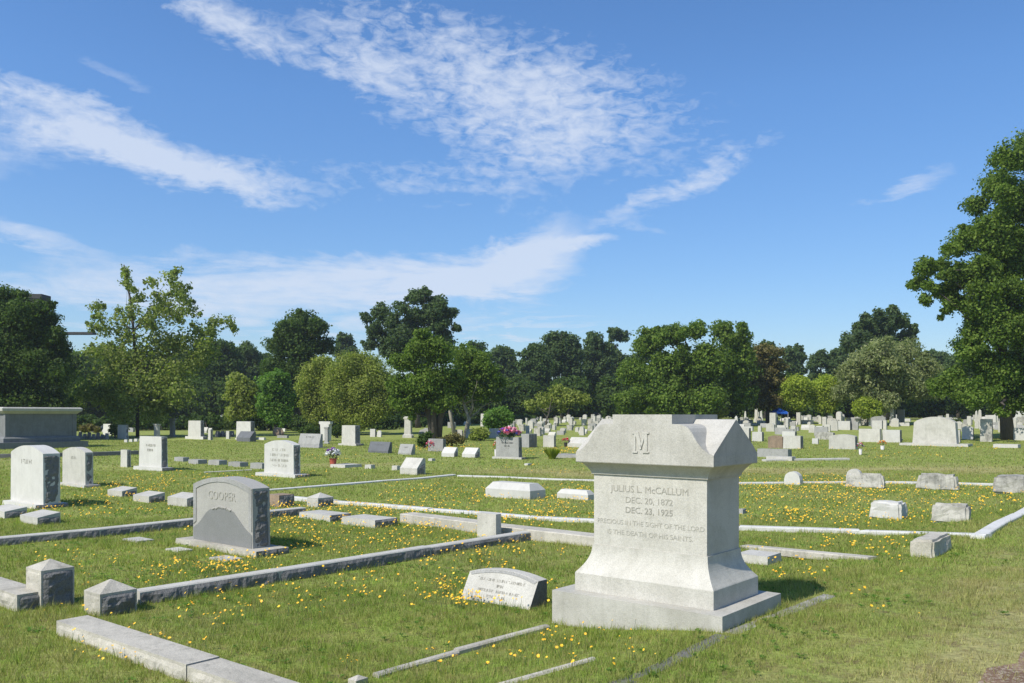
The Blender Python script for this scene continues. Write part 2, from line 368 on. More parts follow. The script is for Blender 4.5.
def rock_patch(bm, c00, c10, c11, c01, amp=.02, cell=.035, mi=0, seed=0, chis=1.0):
    """rough rock-pitched skin over a quad; border stays close to the face"""
    c00, c10, c11, c01 = map(Vector, (c00, c10, c11, c01))
    nu = max(2, min(160, int((c10-c00).length/cell))); nv = max(2, min(40, int((c01-c00).length/cell)))
    nrm = (c10-c00).cross(c01-c00).normalized(); g = []
    for j in range(nv+1):
        row = []
        for i in range(nu+1):
            u, v = i/nu, j/nv; p = c00*(1-u)*(1-v)+c10*u*(1-v)+c11*u*v+c01*(1-u)*v
            e = min(min(i, nu-i)/1.6, min(j, nv-j)/1.2, 1)
            q = p*1.0+Vector((seed*3.1, seed*1.7, seed))
            h = .55+.8*mnoise.noise(q*5)+.6*mnoise.noise(q*14)+.35*mnoise.noise(q*31)
            h = math.floor(h*5)/5*.5+h*.5
            row.append(bm.verts.new(p+nrm*(-.004+(.006+amp*max(0, h))*e)))
        g.append(row)
    for j in range(nv):
        for i in range(nu): bm.faces.new([g[j][i], g[j][i+1], g[j+1][i+1], g[j+1][i]]).material_index = mi

def arch(W, H, rise, n=12, inset=0, bulge=1.0):
    pts = [(-W/2+inset, 0), (W/2-inset, 0)]
    for i in range(n+1):
        t = i/n; x = W/2-W*t; pts.append((x, H-rise+rise*(1-abs(2*t-1)**2*bulge if bulge < 1.5 else math.sqrt(max(0, 1-(2*t-1)**2)))))
    return pts

def text_mesh(name, s, size, mat, parent, loc, rot=(math.radians(90), 0, 0), ext=.004, bold=0.0, sx=1, align='CENTER', space=1):
    cu = bpy.data.curves.new('t', 'FONT'); cu.body = s; cu.size = size; cu.extrude = ext; cu.align_x = align; cu.offset = bold; cu.space_character = space; cu.resolution_u = 3
    ob = bpy.data.objects.new('t', cu); link(ob)
    dg = bpy.context.evaluated_depsgraph_get(); me = bpy.data.meshes.new_from_object(ob.evaluated_get(dg))
    bpy.data.objects.remove(ob); bpy.data.curves.remove(cu)
    me.materials.clear(); me.materials.append(mat); me.name = name
    o = bpy.data.objects.new(name, me); o.parent = parent; o.location = loc; o.rotation_euler = rot; o.scale = (sx, 1, 1); return link(o)
def marks(parent, rows, W, z0, dz, y, mat, hgt=.03, lean=0.0, seed=1):
    """rows of worn, unreadable cut letters: small strokes standing on the face"""
    r = random.Random(seed); out = []
    for k, frac in enumerate(rows):
        bm = bmesh.new()
        z = z0-k*dz; x = -W*frac/2
        while x < W*frac/2:
            w = hgt*r.uniform(.35, .7)
            if r.random() < .14: x += w; continue
            for q in range(r.choice((1, 2, 2))):
                if r.random() < .6: xa, xb, za, zb = x+q*w*.6, x+q*w*.6+hgt*.17, z, z+hgt
                else: za = z+r.choice((0, .4, .83))*hgt; xa, xb, zb = x, x+w*.8, za+hgt*.17
                ya = y+lean*za; box(bm, xa, xb, ya-.003, ya+.003, za, zb)
            x += w*1.25
        out.append(mesh_obj('inscription', bm, mat, parent))
    return out

# ------------------------------------------------------------------ generic memorials
def geom(xl, xn, xd, yb, yt):
    N = at(xn, yb); W = along(N, AV, xl); D = along(N, BV, xd) if xd > xn+.3 else .2
    W = min(max(W, .08), 6); D = min(max(D, .08), 5.5)
    if xn > 700 and D > W*.9 and N.y > 30: D = W*.4
    H = (yb-yt)*N.y/F
    c = N+AV*(W/2)+BV*(D/2)
    return N, W, D, H, c
def die_mesh(kind, W, D, H, near, seed=0, r=0):
    """local: width x, depth y, front at -D/2; material 0 face, 1 rough"""
    bm = bmesh.new()
    if kind == 'round': prism_front(bm, arch(W, H, H*.13+0*W, 12, -.01*W), -D/2, D/2)
    elif kind == 'semi': prism_front(bm, arch(W, H, min(W/2, H*.7), 14, 0, 2), -D/2, D/2)
    elif kind == 'shoulder':
        o = [(-W/2,0),(W/2,0),(W/2*.93,H*.78)]
        for i in range(11): t = i/10; o.append((W*.40-W*.80*t, H*.86+H*.14*(1-(2*t-1)**2)))
        o.append((-W/2*.93,H*.78)); prism_front(bm, o, -D/2, D/2)
    elif kind == 'flat': box(bm, -W/2, W/2, -D/2, D/2, 0, H, 0, .012*W)
    elif kind == 'flare': box(bm, -W/2*.72, W/2*.72, -D/2*.8, D/2*.8, 0, H*.86, 0, -.03*W); box(bm, -W/2, W/2, -D/2, D/2, H*.86, H)
    elif kind == 'slant': prism_side(bm, [(-D/2,0),(-D/2,H*.22),(D*.12,H),(D/2,H*.97),(D/2,0)], -W/2, W/2)
    elif kind == 'scroll':
        p = [(-D/2,0),(-D/2,H*.42)]
        for i in range(1, 9): t = i/8*math.pi/2; p.append((-D/2+D*.72*math.sin(t)*1.0, H*.42+H*.58*(1-math.cos(t))**.55 if False else H*.42+H*.58*math.sin(t)))
        p += [(D*.34,H),(D/2,H*.93),(D/2,0)]; prism_side(bm, p, -W/2, W/2)
    elif kind == 'roll':   # low block whose raised back edge rolls over
        p = [(-D/2,0),(-D/2,H*.8),(-D*.42,H*.98),(-D*.3,H),(-D*.1,H*.84),(D*.15,H*.78),(D*.36,H*.9),(D*.47,H*.84),(D/2,H*.6),(D*.38,H*.3),(D*.44,0)]
        prism_side(bm, p, -W/2, W/2)
    elif kind == 'bevel': prism_side(bm, [(-D/2,0),(-D/2,H*.72),(D/2,H),(D/2,0)], -W/2, W/2)
    elif kind == 'rough':
        box(bm, -W/2, W/2, -D/2, D/2, 0, H, 0, .06*W); bmesh.ops.bevel(bm, geom=bm.edges[:], offset=.12*min(W,H), segments=2, affect='EDGES'); bmesh.ops.subdivide_edges(bm, edges=bm.edges[:], cuts=3, use_grid_fill=True)
        for v in bm.verts:
            q = v.co*7+Vector((seed*2.1,0,0)); v.co += Vector((mnoise.noise(q), mnoise.noise(q+Vector((9,0,0))), mnoise.noise(q+Vector((0,9,0)))))*.075*min(W,H,1)+Vector((mnoise.noise(q*3), 0, mnoise.noise(q*3+Vector((5,0,0)))))*.03*min(W,H)
    elif kind == 'ledger': box(bm, -W/2, W/2, -D/2, D/2, 0, H, 0, .01)
    elif kind == 'hip': # low slab with sloping upper faces
        loops(bm, [(W/2,D/2,0),(W/2,D/2,H*.6),(W/2*.82,D/2*.55,H)])
    elif kind == 'post': loops(bm, [(W/2,D/2,0),(W/2,D/2,H*.78),(.01,.01,H)])
    elif kind == 'pedestal':
        loops(bm, [(W/2,D/2,0),(W/2,D/2,H*.14),(W*.40,D*.40,H*.17),(W*.36,D*.36,H*.2),(W*.33,D*.33,H*.84),(W*.36,D*.36,H*.87),(W*.43,D*.43,H*.9),(W*.43,D*.43,H*.95),(W*.3,D*.3,H)])
    elif kind == 'column': loops(bm, [(W/2,D/2,0),(W*.5,D*.5,H*.1),(W*.36,D*.36,H*.14),(W*.33,D*.33,H*.88),(W*.45,D*.45,H*.92),(W*.45,D*.45,H)])
    elif kind == 'obelisk': loops(bm, [(W/2,D/2,0),(W/2,D/2,H*.18),(W*.36,D*.36,H*.2),(W*.24,D*.24,H*.9),(.01,.01,H)])
    elif kind == 'boulder':
        bmesh.ops.create_icosphere(bm, subdivisions=3, radius=1)
        for v in bm.verts:
            n_ = 1+.22*mnoise.noise(v.co*1.7+Vector((seed,0,0))); v.co = Vector((v.co.x*W/2*n_, v.co.y*D/2*n_, max(0, (v.co.z*.55+.42)*H*n_)))
    if kind != 'rough': bevel(bm, min(.012, .03*min(W, H)) if near < 60 else .01)
    if r and kind in ('flat','round','shoulder','ledger','bevel','post'):
        hh = H*(.76 if kind == 'post' else .84 if kind == 'round' else .74 if kind == 'shoulder' else .99 if kind != 'bevel' else .7)
        e = .012*W if kind == 'flat' else (-.01*W if kind == 'round' else 0)
        k = .012*W if kind == 'flat' else 0
        for s in (1, -1):
            x0, x1 = s*(W/2+.001), s*(W/2-k+.001)
            cs = [(x0,-D/2+.01,.0),(x0,D/2-.01,.0),(x1,D/2-.01,hh),(x1,-D/2+.01,hh)]
            if s < 0: cs = [cs[1], cs[0], cs[3], cs[2]]
            rock_patch(bm, *cs, amp=min(.03, .09*W), cell=.03 if near < 25 else .06, mi=1, seed=seed+s)
    if kind in ('roll','scroll') and near < 40:  # right end only: its shade is put in as a darker skin
        rock_patch(bm, (W/2+.001,-D*.46,.0), (W/2+.001,D*.40,.0), (W/2+.001,D*.40,H*.72), (W/2+.001,-D*.46,H*(.42 if kind == 'scroll' else .72)), amp=.03, cell=.03, mi=1, seed=seed)
    return bm
cnt = [0]
def stone_at(kind, mat, die, label, base=None, group=None, name='headstone', cat='headstone', rough=0, letters=None, rmat='rock', bmat=None, sink=.03, bh=None, finial=None):
    """die = (xl, xn, xd, yb, yt) of the visible body; base the same for the plinth it stands on (without yt)"""
    cnt[0] += 1; seed = cnt[0]
    xl, xn, xd, yb, yt = die
    if base:
        bxl, bxn, bxd, byb = base; N, W, D, H, c = geom(bxl, bxn, bxd, byb, yt)
        w = W*(xn-xl)/(bxn-bxl); d = max(.1, D*max(xd-xn, .5)/max(bxd-bxn, .5)); d = min(d, D*.85); w = min(w, W*.95)
        bh = bh or max(.07, (byb-yb)*N.y/F*.9)
    else:
        N, W, D, H, c = geom(xl, xn, xd, yb, yt); w, d, bh = W, D, 0
    if not rough and kind in ('flat','round') and mat != 'marble' and 13 < N.y < 80: rough = 1  # smooth stones get dark side skins, side shade put into the colour
    root = empty(name, (c.x, c.y, gz(c)-sink), YAW); H += sink+gz(N)-gz(c)
    tag(root, label, cat, group); foot.append((c.x, c.y, YAW, W/2, D/2))
    if base:
        bm = die_mesh('ledger', W, D, bh, N.y, seed, rough); mesh_obj('base', bm, [M[bmat or mat], M[rmat]], root)
    b2 = mesh_obj('stone', die_mesh(kind, w, d, H-bh, N.y, seed, rough), [M[mat], M[rmat]], root)
    b2.location = (0, 0, bh+(.0 if base else 0))
    if letters and w > .25:
        if kind in ('slant',):
            marks(b2, letters, w*.8, (H-bh)*.72, (H-bh)*.2, 0, M['letterdark'], (H-bh)*.1, 0, seed)
            h = H-bh; a = math.atan2(d*.62, h*.78)
            for ins in b2.children: ins.rotation_euler = (-a, 0, 0); ins.location = (0, -d/2-.22*h*math.tan(a)*1.0-.001, 0)
        else: marks(b2, letters, w*.8, (H-bh)*.68, (H-bh)*.16, -d/2-.002, M['letterfaint'] if mat in ('white','light','marble') else M['letterdark'], (H-bh)*.075, 0, seed)
    return root, b2, (w, d, H-bh, bh)

# ------------------------------------------------------------------ coping stones (plot kerbs)
def curb(pts, h, w, mat, label, rocky=False, block=1.8, name='plot_curb', ext=0, group='copings round the burial plots'):
    """pts: pixels of the visible bottom front edge; body lies on the far side of that edge"""
    P = [at(*p) for p in pts]
    if ext: P.append(P[-1]+(P[-1]-P[-2]).normalized()*ext)
    o0 = P[0].copy(); bm = bmesh.new(); k = 0
    mi = 1
    for a, b in zip(P, P[1:]):
        d = (b-a); L_ = d.length; d.normalize(); n = Vector((-d.y, d.x, 0))
        if n.dot(Vector((a.x+b.x, a.y+b.y, 0))) < 0: n = -n
        c = (a+b)/2+n*w/2; foot.append((c.x, c.y, math.atan2(d.y, d.x), L_/2, w/2*(.22 if h < .02 else .9)))
        nb = max(1, round(L_/block))
        for i in range(nb):
            s0, s1 = L_*i/nb+(.004 if i else -.0), L_*(i+1)/nb-.004; k += 1
            off = n*rnd.uniform(-.012, .012); dz = rnd.uniform(-.012, .010); sub = max(1, int((s1-s0)/1.2))
            rings = []
            for j in range(sub+1):
                q = a+d*(s0+(s1-s0)*j/sub)+off; z = gz(q)+dz; q = q-o0
                e = .012
                rings.append([bm.verts.new(v) for v in [
                    (q.x, q.y, z-.06), (q.x, q.y, z+h-e), (q.x+n.x*e, q.y+n.y*e, z+h), (q.x+n.x*(w-e), q.y+n.y*(w-e), z+h+.002),
                    (q.x+n.x*w, q.y+n.y*w, z+h-e), (q.x+n.x*w, q.y+n.y*w, z-.06)]])
            for r0, r1 in zip(rings, rings[1:]):
                for t in range(5): bm.faces.new([r0[t], r1[t], r1[t+1], r0[t+1]])
            bm.faces.new(rings[0]); bm.faces.new(rings[-1][::-1])
            if rocky:
                for r0, r1 in zip(rings, rings[1:]):
                    p = [Vector(r0[0].co)-n*.002, Vector(r1[0].co)-n*.002, Vector(r1[1].co)-n*.002, Vector(r0[1].co)-n*.002]
                    if (p[1]-p[0]).cross(p[3]-p[0]).dot(n) > 0: p = [p[1], p[0], p[3], p[2]]
                    rock_patch(bm, *p, amp=.026, cell=.03, mi=1, seed=k)
    o = mesh_obj(name, bm, [M[mat], M['rock']], loc=(o0.x, o0.y, 0)); return tag(o, label, 'curb', group)

curb([(-60,552.5),(100,537),(306,514.5)], .13, .16, 'light', 'rock-faced grey coping running behind the COOPER stone at the left', True)
curb([(139.5,605),(280,582),(430,556.5),(545,537.5)], .13, .15, 'light', 'long dark-faced coping rising right from the second pyramid-topped post to beside the cream marker', True, 2.2)
curb([(400,523),(480,533.5),(600,548)], .15, .30, 'concrete', 'wide weathered concrete coping behind the cream upright marker', False, 2.5)
curb([(262,497.5),(333,504),(540,520.5),(640,525.5),(740,530.5),(860,534.5),(986,539)], .06, .16, 'curbwhite', 'longest whitewashed coping crossing the lawn behind the big monogrammed monument', False, 2.4)
curb([(985,539.5),(1024,517)], .05, .17, 'curbwhite', 'broad whitewashed coping turning away at the right edge of the photo', False, 2.4, ext=6)
curb([(265,491.8),(380,482.4),(456,475.8)], .045, .15, 'curbwhite', 'white coping slanting away left of the curved-front grey marker', False, 3)
curb([(457,476.6),(596,481.5),(740,484.3),(886,483.5),(1000,486)], .045, .15, 'curbwhite', 'farther white coping crossing behind the rough-edged low markers', False, 3, ext=5)
curb([(740,547.5),(868,560)], .025, .16, 'concrete', 'half-sunk grey coping end in the grass right of the big monument', False, 1.5)
curb([(738,634.5),(835,596.5)], .006, .12, 'weather', 'flush pale worn coping passing the right corner of the big monument', False, 1.1)
curb([(590,700),(640,683),(732,637)], .004, .13, 'rock', 'dark sunken coping half hidden in grass before the right corner of the big monument', False, .7)
curb([(379,678.5),(460,655),(551,630)], .03, .065, 'concrete', 'narrow coping edge running from the small stub to the foot of the big monument', False, 1.9)
curb([(500,688),(597,660.5)], .015, .05, 'concrete', 'thin sunken coping edge at the bottom centre of the photo', False, 1.2)
curb([(-25,459),(50,457.3),(139,454.6)], .17, .2, 'rock', 'dark coping between the grey tomb and the small square marker post', False, 3)
curb([(766,461.5),(850,460)], .08, .3, 'light', 'pale low coping beyond the lawn right of the big monument', False, 4)
curb([(205,473),(252,470.6)], .03, .12, 'light', 'faint white coping line in the grass before the white arched headstone', False, 3)

def slab_block(xn, yb, yt, La, w, mat, label, name='plot_curb', cat='curb', rocky=True, group='copings round the burial plots', ext=0):
    N = at(xn, yb); H = (yb-yt)*N.y/F; c = N+AV*(La/2)+BV*(w/2)
    bm = bmesh.new(); box(bm, -La/2, La/2, -w/2, w/2, -.05, H, 0); bevel(bm, .024, 3)
    if rocky:
        rock_patch(bm, (-La/2+.015,-w/2-.001,-.05), (La/2-.015,-w/2-.001,-.05), (La/2-.015,-w/2-.001,H-.014), (-La/2+.015,-w/2-.001,H-.014), amp=.018, cell=.03, mi=0, seed=int(xn)+5)
        rock_patch(bm, (La/2+.001,-w/2+.015,-.05), (La/2+.001,w/2-.015,-.05), (La/2+.001,w/2-.015,H-.014), (La/2+.001,-w/2+.015,H-.014), amp=.03, cell=.03, mi=1, seed=int(xn))
    foot.append((c.x, c.y, YAW, La/2, w/2))
    return tag(mesh_obj(name, bm, [M[mat], M['rock']], loc=(c.x, c.y, gz(N)), yaw=YAW), label, cat, group)
slab_block(17, 612, 595, 2.6, .26, 'concrete', 'coping block ending beside the taller pyramid-topped post at the left edge')
slab_block(186, 681, 664.5, (at(66,633)-at(186,681)).length, .25, 'concrete', 'pale coping block in front of the lower pyramid-topped post')
q = at(186,681)-AV*1.0
slab_block(512+q.x/q.y*F, HOR+(EYE-gz(q))*F/q.y, HOR+(EYE-gz(q))*F/q.y-17.5, .985, .25, 'concrete', 'pale coping block cut by the bottom edge at lower left')

def post(xl, xn, xd, yb, ye, yp, label, mat='concrete'):
    N, W, D, H, c = geom(xl, xn, xd, yb, ye); Hp = EYE-gz(c)-(yp-HOR)*c.y/F
    bm = bmesh.new(); loops(bm, [(W/2,D/2,-.05),(W/2,D/2,H),(.004,.004,Hp)]); bevel(bm, .012)
    rock_patch(bm, (W/2+.001,-D/2+.01,-.05), (W/2+.001,D/2-.01,-.05), (W/2+.001,D/2-.01,H-.02), (W/2+.001,-D/2+.01,H-.02), amp=.03, cell=.022, mi=1, seed=int(xl))
    rock_patch(bm, (-W/2+.01,-D/2-.001,-.05), (W/2-.01,-D/2-.001,-.05), (W/2-.01,-D/2-.001,H-.02), (-W/2+.01,-D/2-.001,H-.02), amp=.01, cell=.022, mi=0, seed=int(xl)+3)
    foot.append((c.x, c.y, YAW, W/2, D/2))
    tag(mesh_obj('corner_post', bm, [M[mat], M['rock']], loc=(c.x, c.y, gz(c)), yaw=YAW), label, 'post', 'pyramid-topped corner posts')
post(26, 41, 74.4, 609, 570.5, 558.8, 'taller square stone post with pyramid top nearest the left edge')
post(84, 100, 137, 617, 594, 579, 'low square stone post with pyramid top at the start of the long dark-faced coping')
post(307, 318, 333.5, 507.5, 498.5, 492.5, 'small pyramid-topped post beside the brown stone block behind COOPER', 'light')
post(349, 356, 368, 688, 681, 675, 'tiny stone stub cut by the bottom edge of the photo', 'concrete')

# ------------------------------------------------------------------ the big monument
def monument():
    c = Vector((1.299, 7.366, 0)); root = empty('monument', (c.x, c.y, 0), YAW)
    tag(root, 'tall cream marble monument with a raised M under a gabled cap, standing in the foreground', 'monument')
    foot.append((c.x, c.y, YAW, .785, .55)); mb = M['marble']
    bm = bmesh.new(); box(bm, -.785, .785, -.55, .55, -.2, .29); bevel(bm, .008, 2); mesh_obj('base_slab', bm, mb, root)
    bm = bmesh.new(); r = [(.645,.41,.2905),(.645,.41,.437),(.640,.405,.445)]
    for i in range(1, 13):
        t = i/12; r.append((.54+.10*(1-t)**2.1, .30+.105*(1-t)**2.1, .445+.232*t))
    loops(bm, r); mesh_obj('plinth', bm, mb, root)
    bm = bmesh.new(); box(bm, -.53, .53, -.29, .29, .6775, 1.2805); bevel(bm, .004); die = mesh_obj('die', bm, mb, root)
    bm = bmesh.new(); r = []
    for i in range(9):
        t = i/8; r.append((.545+.065*t**1.7, .305+.065*t**1.7, 1.281+.098*t))
    r += [(.638,.398,1.383),(.642,.402,1.39),(.642,.402,1.470)]; loops(bm, r)
    # gabled roof along the length, then the raised centre with ogee shoulders across it
    prism_side(bm, [(-.399,1.465),(-.385,1.484),(0,1.75),(.33,1.53),(.36,1.50),(.399,1.476),(.399,1.465)], -.639, .639)
    og = [(.282,1.714),(.355,1.711),(.40,1.698),(.43,1.68),(.455,1.65),(.48,1.608),(.51,1.562),(.55,1.52),(.595,1.488),(.640,1.472),(.640,1.462)]
    o = og[::-1]+[(-x, z) for x, z in og]; prism_front(bm, o, -.4005, .4005)
    box(bm, -.272, .282, -.3995, .3995, 1.70, 1.789)
    bevel(bm, .004, 1); mesh_obj('cap', bm, mb, root)
    # raised serif M
    bm = bmesh.new(); y0, y1 = -.409, -.395; z0, z1 = 1.478, 1.645
    def q(pts): prism_front(bm, pts, y0, y1)
    q([(-.062,z0),(-.046,z0),(-.046,z1),(-.062,z1)]); q([(.034,z0),(.062,z0),(.062,z1),(.034,z1)])
    q([(-.046,z1),(-.046,z1-.03),(-.008,z0+.03),(.006,z0+.03),(.012,z0+.05),(-.02,z1)]); q([(.034,z1),(.018,z1),(.001,z0+.052),(.008,z0+.034),(.034,z1-.045)])
    for x0, x1, zz in ((-.078,-.030,z0),(.018,.078,z0),(-.078,-.03,z1-.011),(.02,.078,z1-.011)): box(bm, x0, x1, y0-.001, y1, zz-.001, zz+.012)
    mesh_obj('monogram', bm, mb, root)
    for s, size, w, z in (('JULIUS L. McCALLUM', .079, .73, 1.143), ('DEC. 20, 1872', .072, .44, 1.054), ('DEC. 23, 1925', .072, .44, .970),
                          ('PRECIOUS IN THE SIGHT OF THE LORD', .056, 1.0, .868), ('IS THE DEATH OF HIS SAINTS.', .056, .80, .782)):
        t = text_mesh('inscription', s, size, M['letterfaint' if size < .06 else 'lettermid'], die, (.008, -.2915, z), ext=.0015); t.scale = (w/t.dimensions.x, 1, 1)
monument()

# ------------------------------------------------------------------ the family stone with the dark panel
def cooper():
    root, st, (W, D, H, bh) = stone_at('round', 'cooper', (192, 250.7, 268, 548.5, 481.5), 'grey round-topped headstone lettered COOPER with a dark curved panel and rough sides',
        base=(175, 256, 290, 558), rough=1, bmat='concrete')
    y = -D/2
    f = [(-.5,.19),(-.42,.25),(-.35,.33),(-.27,.44),(-.2,.50),(-.12,.525),(.12,.525),(.2,.50),(.27,.42),(.35,.32),(.42,.25),(.5,.19)]
    bm = bmesh.new(); prism_front(bm, [(-W*.497,.002),(W*.497,.002)]+[(W*a*.994,H*b) for a, b in f[::-1]], y-.006, y+.01); mesh_obj('dark_panel', bm, M['cooperdark'], st)
    bm = bmesh.new(); out = arch(W*.992, H*.995, H*.13)[2:]; inn = [(x*.90, z-.055) for x, z in out]
    for (a, b, c_, d) in zip(out, out[1:], inn[1:], inn): prism_front(bm, [a, b, c_, d], y-.009, y+.01)
    for s in (1, -1): xa = W*.496*s; xb = W*.446*s; prism_front(bm, [(xa,H*.24),(xb,H*.29),(xb,H*.87-.055),(xa,H*.865)], y-.009, y+.01)
    mesh_obj('border', bm, M['grey'], st)
    t = text_mesh('inscription', 'COOPER', .14*H/.75, M['lettermid'], st, (-.0, y-.003, H*.66), ext=.003, space=1.1); t.scale = (W*.46/t.dimensions.x, 1, 1)
    bm = bmesh.new()                      # small carved spray on top of the panel
    r = random.Random(3)
    for i in range(16):
        a = (i/15-.5); x = a*W*.30; z = H*(.545-.10*a*a*4*.3)+r.uniform(-.008,.008)
        bmesh.ops.create_icosphere(bm, subdivisions=1, radius=r.uniform(.012,.02), matrix=__import__('mathutils').Matrix.Translation((x, y-.006, z)))
    mesh_obj('carved_spray', bm, M['cooper'], st)
cooper()

def front_slant():
    N, W, D, H, c = geom(460, 528.5, 547, 610.5, 575); H = .315
    root = empty('headstone', (c.x, c.y, gz(c)-.02), YAW); tag(root, 'pale slanted marker with arched top leaning back left of the big monument', 'headstone')
    foot.append((c.x, c.y, YAW, W/2, D/2))
    bm = bmesh.new(); k = D*.62/H; o = arch(W, H, .05)
    a = [bm.verts.new((x, -D/2+k*z, z)) for x, z in o]; b = [bm.verts.new((x, D/2, z)) for x, z in o]; n = len(o)
    bm.faces.new(a); bm.faces.new(b[::-1])
    for i in range(n): f = bm.faces.new([a[i], b[i], b[(i+1)%n], a[(i+1)%n]]); f.material_index = 1 if i == 1 or i == n-1 else 0
    bevel(bm, .006)
    st = mesh_obj('stone', bm, [M['light'], M['rock']], root)
    ang = math.atan(k); face = empty('face', (0, -D/2, 0)); bpy.data.objects.remove(face)
    sl = math.hypot(H, k*H)
    bm = bmesh.new(); out = [(x*.985, z/H*sl-.004) for x, z in arch(W, H, .05)[2:]]; inn = [(x*.93, z-.028) for x, z in out]
    for (p, q_, r_, s_) in zip(out, out[1:], inn[1:], inn): prism_front(bm, [p, q_, r_, s_], -.004, .004)
    b_ = mesh_obj('border', bm, M['grey'], st, loc=(0,-D/2-.001,0)); b_.rotation_euler = (-ang, 0, 0)
    for m_ in marks(st, [.72, .1, .62, .3], W*.95, sl*.66, sl*.15, 0, M['lettermid'], .026, 0, 5): m_.location = (0, -D/2-.001, 0); m_.rotation_euler = (-ang, 0, 0)
front_slant()

# ------------------------------------------------------------------ memorials of the middle ground
S_ = stone_at
GF = 'low footstones beside the graves'
S_('round','white',(5,37,54,503,446.5),'tall pale headstone with a curved top nearest the left edge of the photo',base=(2,35.5,69,509.5),rough=1,letters=[.4])
S_('round','light',(59.5,82,90,484,448),'pale narrow headstone with a curved top standing just right of the tallest left-edge headstone',base=(55,84,101,488),rough=0,letters=[.3])
S_('flat','white',(139,161.5,168,466.5,437),'white square-topped headstone on a wide plinth beside a small dark-sided marker post',base=(133,162,174,471.5),letters=[.5,.3])
S_('flat','light',(120.5,127,131,467.4,450),'small square marker post just left of the white square-topped headstone',name='marker_post',cat='marker')
S_('column','light',(152.5,158.5,161.5,439,424),'slender capped pedestal showing above the white square-topped headstone',name='pedestal',cat='monument')
S_('column','grey',(168.5,173.5,176.5,437,418.5),'dark slender capped pedestal left of the bright white block near the trees',name='pedestal',cat='monument')
S_('flat','white',(188,200.5,205,436,420.7),'bright white block headstone near the trees right of the dark slender pedestal',base=(185,203,207.5,439.5))
S_('flat','light',(208,210.5,213,440,429.5),'thin little post just right of the bright white block near the trees',name='marker_post',cat='marker')
S_('flat','white',(236,250.5,254.8,438,421.5),'white block headstone with a dark curved marker standing in front of it',base=(235,250.8,256,440))
S_('scroll','dark',(236.5,250,256,442,431.5),'dark curved-top marker directly in front of a white block headstone',name='headstone')
S_('round','white',(264,293,299.7,473.6,441),'broad white headstone with a curved top and dark right side in mid lawn',base=(255,295,310,478.3),rough=1,letters=[.55,.8,.8,.7])
S_('slant','grey',(297,318,321.6,446.5,434),'grey slant-faced headstone behind the broad white curved-top headstone',base=(294,318.5,327,448),letters=[.5])
S_('column','grey',(323.5,328,330,444,427),'narrow grey post in front of the white wide-topped block',name='marker_post',cat='marker')
S_('flare','white',(319,330,333,441,421.5),'white headstone wider at the top standing between two clipped hedges')
S_('flat','light',(341,354.5,359.7,443.5,425.5),'cream block headstone on a plinth right of the clipped hedges',base=(338,356,364,446))
S_('slant','dark',(368,388,392,453.5,442),'dark grey slant marker in mid lawn, first of two standing side by side',letters=[.6])
S_('slant','grey',(398,411,415,455,444.3),'grey slant marker right of the dark grey slant marker in mid lawn',letters=[.4])
S_('pedestal','light',(402.5,411.5,414,438,416.5),'tall pale pedestal monument between the round olive tree and the forked tree',name='pedestal',cat='monument')
S_('scroll','light',(400,417,425.5,475,458.5),'curved-front grey marker standing at the corner of the white coping')
S_('flat','grey',(428,443,446,451.5,439),'grey block headstone with a pink bouquet in front of it')
S_('scroll','white',(441.5,454,458,457,447.5),'white scroll-topped marker, first of a pair left of the flower-topped headstone')
S_('scroll','white',(462,475,480,458,448),'white scroll-topped marker, second of a pair left of the flower-topped headstone')
fl_root = S_('flat','grey',(497.5,520.5,524,456.5,437.5),'light grey block headstone with a spray of bright flowers on top',base=(492,521.5,526,459.5),bmat='light',letters=[.6,.3])
S_('flat','grey',(521,529,537,447.5,434),'pale headstone with a dark right side partly behind the flower-topped headstone')
S_('flat','light',(543,554,556,447.5,435.5),'light grey upright headstone midway between the flower-topped headstone and the big monument')
S_('scroll','light',(567.5,584,589.5,447.5,437.5),'light slant-backed headstone beside the red flower vase just left of the big monument')
S_('hip','white',(485.5,530,545.5,499.5,484.5),'bright white hipped grave slab lying alone inside the white coping',name='grave_slab',cat='grave slab')
S_('hip','white',(557,588,595,500.5,491),'white flat slab touching the left edge of the big monument in view',name='grave_slab',cat='grave slab')
S_('flat','marble',(477,496,501.4,540,514.5),'small cream upright marker with a flat top between two copings',letters=[.1])
S_('flat','brown',(266,279,294.6,507.5,495.5),'brown weathered stone block behind the COOPER stone',name='footstone',cat='footstone',rough=1,rmat='rock')
S_('ledger','light',(298.6,330,351.5,522,515.5),'left one of two grey ledger slabs behind the long dark-faced coping',name='grave_slab',cat='grave slab',rough=1)
S_('ledger','light',(341,375,398,528.5,520.5),'right one of two grey ledger slabs behind the long dark-faced coping',name='grave_slab',cat='grave slab',rough=1)
# footstones at the left
for d, l in (((107.5,122,137,497,488.5),'grey footstone nearest the pale narrow headstone, first of three in a row left of COOPER'),
             ((133,149,165,503,493.5),'grey footstone in the middle of three in a row left of COOPER'),
             ((167.5,187,202,507,495),'grey footstone partly hidden behind the left side of COOPER'),
             ((-14,4.5,27,518.7,508.5),'grey footstone cut by the left edge before the tallest left-edge headstone'),
             ((20,37.5,60.5,525.3,514),'grey footstone standing right in front of the tallest left-edge headstone')):
    S_('bevel','light',d,l,name='footstone',cat='footstone',rough=1,group=GF)
